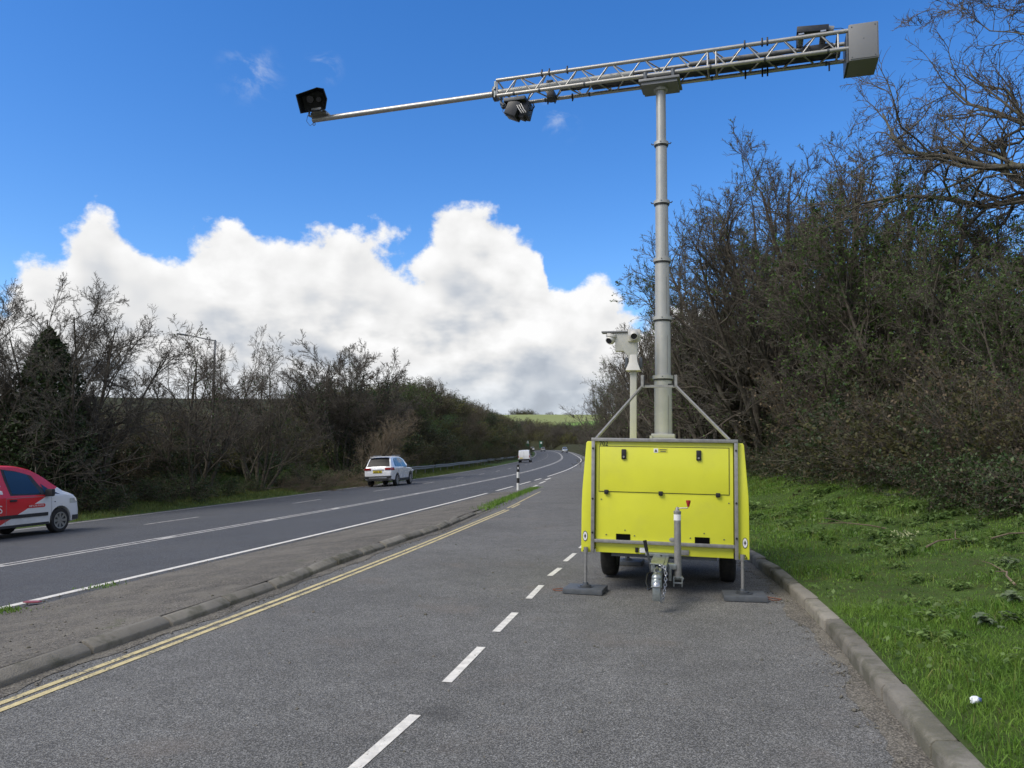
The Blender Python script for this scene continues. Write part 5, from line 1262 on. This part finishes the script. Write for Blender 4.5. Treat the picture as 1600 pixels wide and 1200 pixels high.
# hedge of scrub under the trees
for px in np.linspace(-60, 520, 34):
    d = np.interp(px, [-60, 120, 300, 520], [26, 30, 38, 56]) * rng.uniform(.98, 1.2) + .6
    kind = rng.choice(['bushI', 'bushL', 'bushL', 'bushJ', 'bushK'])
    x, y = spot(px + rng.uniform(-8, 8), d); s, t = st_of(x, y)
    if t > -10.6:
        x, y = (float(v) for v in road_xy(np.array(float(s)), np.array(-10.6 - rng.uniform(0, 1.5))))
    plant(kind, 'hedge_bush', (x, y, float(GZ(x, y)) - .1), LOOK[kind] + ' hedge bush at the front, ' + left_of(px), 'bush', 'hedge bushes under the bare trees', rng.uniform(.75, 1.15) * np.array([1.15, 1.15, 1.0]), rng.uniform(0, 6))
for px in np.linspace(-60, 560, 22):      # second, taller row that closes the view
    d = np.interp(px, [-60, 120, 300, 560], [33, 36, 46, 66]) * rng.uniform(1.0, 1.15)
    kind = str(rng.choice(['bushL', 'bushK', 'bushJ', 'bushI']))
    plant(kind, 'hedge_bush', at(px, d), 'tall ' + LOOK[kind] + ' bush at the hedge back, ' + left_of(px), 'bush', 'tall hedge bushes behind the bare trees', rng.uniform(1.0, 1.25) * np.array([1.2, 1.2, .9]), rng.uniform(0, 6))
for px in np.linspace(-40, 560, 15):      # brambles at the back of the verge
    d = np.interp(px, [-40, 120, 300, 560], [23.8, 26.5, 33, 52]) * rng.uniform(1.0, 1.05); x, y = spot(px, d); s, t = st_of(x, y); t = min(float(t), -9.7)
    x, y = (float(v) for v in road_xy(np.array(float(s)), np.array(t))); plant('brambleM', 'bramble', (x, y, float(GZ(x, y)) - .05), 'low bramble on the far verge, ' + left_of(px), 'bramble', 'brambles along the far verge', rng.uniform(.7, 1.1), rng.uniform(0, 6))
# wooded cutting beyond
plant('shrubF', 'olive_tree', at(632, 82), 'rounded olive-green tree on the crest of the bank', 'tree', None, (1.15, 1.15, .85), 1.2)
plant('shrubE', 'bare_tree', at(598, 70), 'twiggy bare tree between the dome-shaped and olive-green trees', 'tree', None, .82, 2)
plant('shrubE', 'bare_tree', at(672, 98), 'thin bare tree behind the olive-green tree on the crest', 'tree', None, .70, 4)
for s in np.concatenate([np.arange(60, 130, 2.6), np.arange(130, 330, 4.5)]):
    far = s > 140
    for t0, n_ in ((-11.3, 1), (-13.4, 1), (-15.8, 1), (-18.8, 1)):
        t = t0 + rng.uniform(-.9, .9); x, y = road_xy(np.array(s + rng.uniform(-1.5, 1.5)), np.array(t)); x, y = float(x), float(y)
        sc = rng.uniform(.72, 1.12) * (1.15 if far else 1.0) * (.75 if t0 > -12 else 1)
        kind = str(rng.choice(BUSH, p=[.42, .25, .15, .18])); row = {-11.3: 'at the foot of', -13.4: 'low on', -15.8: 'high on', -18.8: 'on the crest of'}[t0]
        plant(kind, 'bank_bush', (x, y, float(GZ(x, y)) - .2), LOOK[kind] + ' scrub bush ' + row + ' the bank, ' + ('behind the white estate car' if s < 85 else 'behind the crash barrier' if s < 165 else 'near the far bend'), 'bush', 'scrub bushes on the steep bank', sc * np.array([1.25, 1.25, 1.0]), rng.uniform(0, 6))
# --- right-hand thicket
TR_ = [('shrubE', 1012, 42, .95, 'bare shrub tree whose twigs show behind the surveillance post'), ('shrubE', 1072, 33, 1.12, 'bare multi-stemmed tree directly right of the mast'), ('shrubD', 1130, 30, 1.32, 'twiggy tree over the right side of the trailer roof'),
       ('shrubE', 1205, 27.5, 1.52, 'tall bare tree with upright top twigs above the trailer corner'), ('shrubE', 1290, 25, 1.56, 'tallest bare crown of the thicket on the right'), ('shrubD', 1385, 21.5, 1.26, 'leafy multi-stemmed tree below the box end of the boom'),
       ('shrubF', 1440, 19.5, 1.18, 'dense green-leaved tree in the middle of the right thicket'), ('shrubD', 1545, 17.5, .80, 'thin leafy tree near the right edge with sky between its stems'), ('shrubF', 1650, 15.0, .74, 'green-leaved tree cut by the right picture edge')]
for i, (pn, px, d, sc, lab) in enumerate(TR_):
    plant(pn, 'thicket_tree', at(px, d), lab, 'tree', 'trees of the right-hand thicket', sc, i * 1.7)
for i, (px, d) in enumerate(((1040, 44), (1110, 39), (1185, 35), (1265, 31), (960, 62), (985, 54))):
    plant(('shrubE', 'shrubD')[i % 2], 'thicket_tree', at(px, d), 'bare tree standing in the back row of the right thicket', 'tree', 'back row of the right-hand thicket', rng.uniform(1.0, 1.2), i * 2.3 + 1)
foot = lambda px: np.interp(px, [1150, 1180, 1300, 1400, 1500, 1600, 1680], [31, 28.5, 20.5, 16.2, 13.6, 11.7, 10.6])
for i, px in enumerate(np.linspace(1150, 1680, 20)):
    d = foot(px) * rng.uniform(1.02, 1.16)
    kind = ('bushL', 'bushJ', 'bushJ', 'bushI')[i % 4]
    plant(kind, 'thicket_bush', at(px, d), LOOK[kind] + ' undergrowth bush in the right thicket, ' + right_of(px), 'bush', 'undergrowth of the right thicket', rng.uniform(.6, .95) * (foot(px) / 19) ** .5 * np.array([1.1, 1.1, 1.0]), rng.uniform(0, 6))
for i, px in enumerate(np.concatenate([np.linspace(1165, 1680, 18), np.linspace(1160, 1420, 12)])):
    d = foot(px) * (rng.uniform(.92, 1.0) if i < 18 else rng.uniform(1.0, 1.1))
    plant('brambleM', 'bramble', at(px, d), 'low bramble above the grass bank, ' + right_of(px) + (', front row' if i < 18 else ', back row'), 'bramble', 'brambles at the foot of the right thicket', rng.uniform(.5, .8), rng.uniform(0, 6))
plant('oakG', 'oak_tree', at(1765, 16.0), 'large bare oak with lichened limbs reaching in at the top right', 'tree', None, 1.3, 5.2)
# right-hand roadside trees receding to the bend
for i, s in enumerate(np.concatenate([np.arange(40, 130, 9), np.arange(130, 340, 12)])):
    for t in (9.0, 14.5):
        x, y = road_xy(np.array(s + rng.uniform(-3, 3)), np.array(tk(s) + t - .5 + rng.uniform(-1, 1))); x, y = float(x), float(y)
        kind = ('shrubE', 'shrubD', 'bushJ', 'shrubE')[(i + int(t)) % 4]
        plant(kind, 'roadside_tree', (x, y, float(GZ(x, y)) - .1), LOOK[kind] + ' tree right of the road, ' + ('behind the trailer' if s < 130 else 'close to the far bend') + (', roadside row' if t < 10 else ', rear row'), 'tree', 'roadside trees receding on the right', rng.uniform(.75, 1.0) * (1.6 if (i + int(t)) % 4 == 2 else 1), rng.uniform(0, 6))
# woods and hedgerow on the far hillside
for i in range(90):
    d = rng.uniform(385, 520); px = rng.uniform(842, 985) if i % 3 else rng.uniform(770, 850)
    if px < 850 and d < 450: d = rng.uniform(470, 560)
    kind = ('bushJ', 'bushI', 'bushK', 'bareA')[i % 4]
    plant(kind, 'hillside_tree', at(px, d), LOOK[kind] + ' tree in the woods at the far end of the road', 'tree', 'far woods at the end of the road', rng.uniform(2.2, 3.6) if i % 4 < 3 else rng.uniform(1.0, 1.5), rng.uniform(0, 6))
for i, px in enumerate((806, 812, 817, 822, 828, 838, 860, 885, 905)):
    d = 800 + 15 * (i % 3); plant('bushI', 'hedgerow_tree', at(px, d), 'tiny dark tree on the skyline of the green hill', 'tree', 'hedgerow trees on the skyline', (3.0 if px < 830 else 2.0) * np.array([1.3, 1.3, 1.0]), i)
# fallen branches on the far verge
def dead_branch(px, d, rz, sc, lab):
    x, y = spot(px, d); o = empty('fallen_branch', (x, y, float(GZ(x, y)) + .12), (0, R(72), rz), sc); tag(o, lab, 'branch', 'cut branches on the far verge')
    link('stem', PROTO['paleH'][0], None, o); link('twig_spray', PROTO['paleH'][1], None, o)
for i, (px, d, rz, sc) in enumerate(((420, 39.5, .1, .58), (455, 41.5, -.2, .66), (490, 44, .3, .70), (525, 46, .05, .72), (500, 43, -2.8, .60), (548, 48, 2.9, .60), (470, 42.5, 2.5, .55))):
    dead_branch(px, d * 1.06, rz, sc * .88, 'pale cut branch lying in the pile on the far verge')

# ------------------------------------------------------------------ grass and weeds
def blades(rng, X, Y_, Z, h, w, lean=.45):
    N = len(X); a = rng.uniform(0, 6.283, N); hh = h * rng.uniform(.45, 1.35, N); ww = w * rng.uniform(.7, 1.3, N); b_ = rng.uniform(0, 6.283, N); l = hh * np.abs(rng.normal(0, lean, N))
    dx, dy = np.cos(a) * ww / 2, np.sin(a) * ww / 2; lx, ly = np.cos(b_) * l, np.sin(b_) * l
    P = np.stack([X, Y_, Z], 1); side = np.stack([dx, dy, np.zeros(N)], 1)
    mid = P + np.stack([lx * .35, ly * .35, hh * .58], 1); tip = P + np.stack([lx, ly, hh * np.sqrt(np.clip(1 - (l / hh) ** 2 * .5, .2, 1))], 1)
    V = np.stack([P - side, P + side, mid + side * .75, mid - side * .75, tip], 1).reshape(-1, 3); i = np.arange(N)[:, None] * 5
    return V, [i + np.array([[0, 1, 2, 3]]), i + np.array([[3, 2, 4]])]
rng = np.random.default_rng(404)
def scatter_right(n, y0, y1, wmax, power=1.6):
    s = y0 + (y1 - y0) * rng.uniform(0, 1, n) ** power; w = rng.uniform(.0, 1, n) ** .9 * wmax; t = tk(s) + .145 + w
    x, y = road_xy(s, t); d = .5 + .5 * np.sin(x * 2.1 + np.sin(y * 1.7) * 1.3) * np.sin(y * 2.6 + x)
    return x, y, d
x, y, d = scatter_right(300000, -1, 34, 8.0, 1.35)
keep = (y > 2.6) & (x < y * .70 + 1.2); x, y, d = x[keep], y[keep], d[keep]; z = GZ(x, y) - .01
V, F = blades(rng, x, y, z, .028 + .085 * d * d, .0038 + .0005 * np.clip(y, 0, 20), 1.0)
n_ = 190000; s_ = rng.uniform(0, 9.5, n_); t_ = tk(s_) + .145 + rng.uniform(0, 1, n_) ** .9 * 5.0; xn, yn_ = road_xy(s_, t_); kp = (yn_ > 2.6) & (xn < yn_ * .70 + 1.0); xn, yn_ = xn[kp], yn_[kp]
dn_ = .5 + .5 * np.sin(xn * 3.3 + np.sin(yn_ * 2.9)) * np.sin(yn_ * 3.9 + xn * 1.3)
V2, F2 = blades(rng, xn, yn_, GZ(xn, yn_) - .01, .040 + .045 * dn_, .0048, 1.1); F = [np.concatenate([fa, fb + len(V)]) for fa, fb in zip(F, F2)]; V = np.concatenate([V, V2])
g1 = link('verge_grass', np_mesh('verge_grass', V, F), M['grass']); tag(g1, 'green grass on the bank beside the right kerb', 'grass', kind='stuff')
x, y, d = scatter_right(24000, -1, 30, 8, 1.3); keep = (y > 2.6) & (x < y * .70 + 1.2) & (d > .35); x, y, d = x[keep], y[keep], d[keep]
V, F = blades(rng, x, y, GZ(x, y) - .01, .07 + .15 * np.clip(d - .35, 0, 1), .005 + .0004 * np.clip(y, 0, 20), .8)
g1 = link('tufted_grass', np_mesh('tufted_grass', V, F), M['grass_dry']); tag(g1, 'longer yellowish grass tufts on the right bank', 'grass', kind='stuff')
n = 60000; s = 8 + 95 * rng.uniform(0, 1, n) ** 1.3; t = -7.66 - 3.6 * rng.uniform(0, 1, n) ** .8; x, y = road_xy(s, t)
V, F = blades(rng, x, y, GZ(x, y) - .02, .10 + .07 * np.sin(x * 1.7) ** 2, .018, .5)
g2 = link('far_verge_grass', np_mesh('far_verge_grass', V, F), M['grass_dry']); tag(g2, 'rough grass along the far verge', 'grass', kind='stuff')
# grass growing out of the tip of the island and in its cracks
def island_tuft(name, pa, pb, n, h, spread, lab):
    a, b_ = hit(*pa)[:2], hit(*pb)[:2]; f = rng.uniform(0, 1, n); x = a[0] + (b_[0] - a[0]) * f + rng.normal(0, spread, n); y = a[1] + (b_[1] - a[1]) * f + rng.normal(0, spread, n)
    s, t = st_of(x, y); z = np.array([surf(s, t)]).ravel() + .03
    V, F = blades(rng, x, y, z, h * (.5 + rng.uniform(0, 1, n)), .012, .6); o = link(name, np_mesh(name, V, F), M['grass']); tag(o, lab, 'grass', kind='stuff')
island_tuft('island_grass', (752, 800), (835, 764), 3600, .085, .13, 'strip of grass along the kerb at the tip of the island')
island_tuft('crack_grass', (155, 922), (170, 919), 120, .03, .12, 'small grass patch beside the white edge line')
island_tuft('crack_grass', (2, 962), (10, 958), 160, .04, .08, 'grass tuft on the island at the left picture edge')
# broad-leaved weeds
def weed_mesh(seed, n, L, mt):
    r = np.random.default_rng(seed); Vs, Fs = [], []; k = 0
    for i in range(n):
        a = r.uniform(0, 6.283); e = r.uniform(.25, 1.1); l = L * r.uniform(.5, 1.1); d = np.array([math.cos(a) * math.cos(e), math.sin(a) * math.cos(e), math.sin(e)])
        tip0 = d * l
        for j in range(r.integers(3, 6)):
            f = .45 + .55 * j / 5; c = d * l * f + np.array([0, 0, -.12 * l * f * f]); a2 = a + r.normal(0, .9); q = np.array([math.cos(a2), math.sin(a2), r.normal(-.05, .25)]); q /= np.linalg.norm(q); sd = np.cross(q, [0, 0, 1.]); sd /= np.linalg.norm(sd) + 1e-6; w = l * r.uniform(.10, .17); ln = l * r.uniform(.22, .36)
            Vs += [c, c + q * ln * .35 + sd * w, c + q * ln * .75 + sd * w * .7, c + q * ln - np.array([0, 0, .02]), c + q * ln * .75 - sd * w * .7, c + q * ln * .35 - sd * w]; Fs.append([k + m_ for m_ in range(6)]); k += 6
    me = np_mesh('weed', np.array(Vs), np.array(Fs)); me.materials.append(M[mt])
    st = MB()
    for i in range(6):
        a = i * 1.05; st.tube([(0, 0, -.02), (math.cos(a) * L * .25, math.sin(a) * L * .25, L * .25), (math.cos(a) * L * .55, math.sin(a) * L * .55, L * .35)], [.004, .003, .002], 4)
    sm = st.mesh('stalk'); sm.materials.append(M['leaf_weed']); return sm, me
WD = [weed_mesh(i, 9 + i, .26, mt) for i, mt in enumerate(('leaf_weed', 'leaf_weed', 'leaf_silver', 'leaf_spring', 'leaf_weed'))]
def weed(px, d, v, sc, lab, grp):
    x, y = spot(px, d); o = empty('weed_plant', (x, y, float(GZ(x, y))), (0, 0, px * .7), sc); tag(o, lab, 'plant', grp); sm, me = WD[v]; link('stalk', sm, None, o); link('foliage', me, None, o); return o
wl = [(1545, 6.0, 2, .8), (1590, 6.6, 2, .85), (1560, 8.0, 2, .75), (1430, 9.6, 0, 1.0), (1380, 10.5, 3, 1.1), (1450, 11.5, 0, 1.2), (1500, 10.2, 1, 1.0), (1555, 9.0, 4, .9), (1410, 12.5, 1, 1.3), (1480, 13, 3, 1.2), (1350, 12.6, 0, 1.1), (1300, 13.5, 4, 1.2), (1270, 12.2, 1, 1.0), (1250, 14.5, 0, 1.2), (1330, 10.4, 4, .7), (1420, 7.9, 0, .6), (1480, 7.5, 4, .6), (1590, 10.4, 3, 1.0), (1580, 12, 0, 1.2), (1210, 15, 3, 1.1), (1530, 12, 1, 1.2), (1395, 8.6, 1, .65)]
for px, d, v, sc in wl:
    weed(px, d, v, sc, 'silvery broad-leaved weed in the grass near the crumpled paper' if v == 2 else 'green broad-leaved weed growing in the right bank grass', 'silvery weeds in the bank grass' if v == 2 else 'green weeds in the bank grass')
rngw = np.random.default_rng(9)
for i in range(95):
    d = rngw.uniform(5.0, 18); lo = 800 + 1200 * (float(np.interp(d, KRs[:, 1], KRs[:, 0])) + .5) / d; px = rngw.uniform(lo, 1640)
    weed(px, d, (0, 1, 3, 4)[i % 4], rngw.uniform(.3, .7) * (1 + max(0, d - 7) / 9), 'green broad-leaved weed growing in the right bank grass', 'green weeds in the bank grass')
o = weed(1404, 9.3, 1, 1.1, 'weed with pale yellow-green flower heads in the bank grass', None); fl = MB()
r_ = np.random.default_rng(2); q = r_.normal(0, .045, (90, 3)) * [1.5, 1, .5] + [0, 0, .24]; V, F = leaves(r_, q, np.full(90, .022)); me = np_mesh('flower', V, F); me.materials.append(M['flower_pale']); tag(link('flower_head', me, None, o), kind='stuff')
gx_, gy_, gd = scatter_right(30000, 0, 30, 8, 1.3); kp = (gy_ > 3) & (gx_ < gy_ * .7 + 1.2) & (np.sin(gx_ * 3.1 + 1.2 * np.sin(gy_ * 2.3)) * np.sin(gy_ * 2.7 + .8 * np.sin(gx_ * 3.3)) > .1); gx_, gy_ = gx_[kp], gy_[kp]
V, F = leaves(rng, np.stack([gx_, gy_, GZ(gx_, gy_) + rng.uniform(.02, .09, len(gx_))], 1), np.full(len(gx_), .045), up=.1); gc = link('ground_cover', np_mesh('ground_cover', V, F), M['leaf_weed']); tag(gc, 'small-leaved ground cover among the bank grass', 'ground cover', kind='stuff')
for i, (px, d_, l_, a_) in enumerate(((1475, 9.2, .9, .5), (1560, 7.4, .6, 1.2), (1330, 12.0, 1.1, 2.4), (1590, 8.8, .8, .1), (1440, 13.4, 1.3, .8))):
    x, y = spot(px, d_); tw_o = empty('dead_stick', (x, y, float(GZ(x, y)) + .05), (0, 0, a_)); tag(tw_o, 'dead stick lying in the bank grass ' + ('nearest the picture edge' if px > 1550 else 'among the weeds'), 'stick', 'dead sticks on the bank')
    MB().tube([(-l_ / 2, 0, .0), (-l_ * .2, .03, .05), (l_ * .15, -.02, .06), (l_ / 2, .04, .03)], [.012, .010, .008, .004], 6).build('stem', M['twig_dead'], tw_o); MB().tube([(l_ * .1, -.01, .055), (l_ * .3, .10, .12), (l_ * .42, .16, .13)], [.006, .005, .003], 5).build('side_twig', M['twig_dead'], tw_o)
# litter
x, y = spot(1501, 4.3); lit = empty('crumpled_paper', (x, y, float(GZ(x, y)) + .04), (0, 0, .4), .6); tag(lit, 'crumpled white and blue paper litter in the grass', 'litter')
def crumple(seed, r, mt, name, off):
    bm = bmesh.new(); bmesh.ops.create_icosphere(bm, subdivisions=2, radius=r); rr = np.random.default_rng(seed)
    for v in bm.verts: v.co = Vector((v.co.x * 1.25, v.co.y, v.co.z * .75)) * rr.uniform(.6, 1.15) + Vector(off)
    me = bpy.data.meshes.new(name); bm.to_mesh(me); bm.free(); me.materials.append(M[mt]); link(name, me, None, lit)
crumple(3, .042, 'litter_white', 'paper', (0, 0, 0)); crumple(4, .026, 'litter_blue', 'printed_fold', (.012, -.024, .004)); crumple(6, .020, 'litter_white', 'paper_corner', (-.045, -.01, -.015))
p_ = hit(51, 945); rl = MB().prism([(-.09, -.03), (-.03, -.06), (.06, -.05), (.09, .0), (.04, .04), (-.06, .03)], 0, .012, 'Z').build('plastic_shard', M['litter_red'], None, bevel=.003); rl.location = (p_[0], p_[1], island_z(p_[0], p_[1]) + .012); rl.rotation_euler = (.02, .05, .3)
tag(rl, 'flat piece of red plastic litter by the white edge line', 'litter')
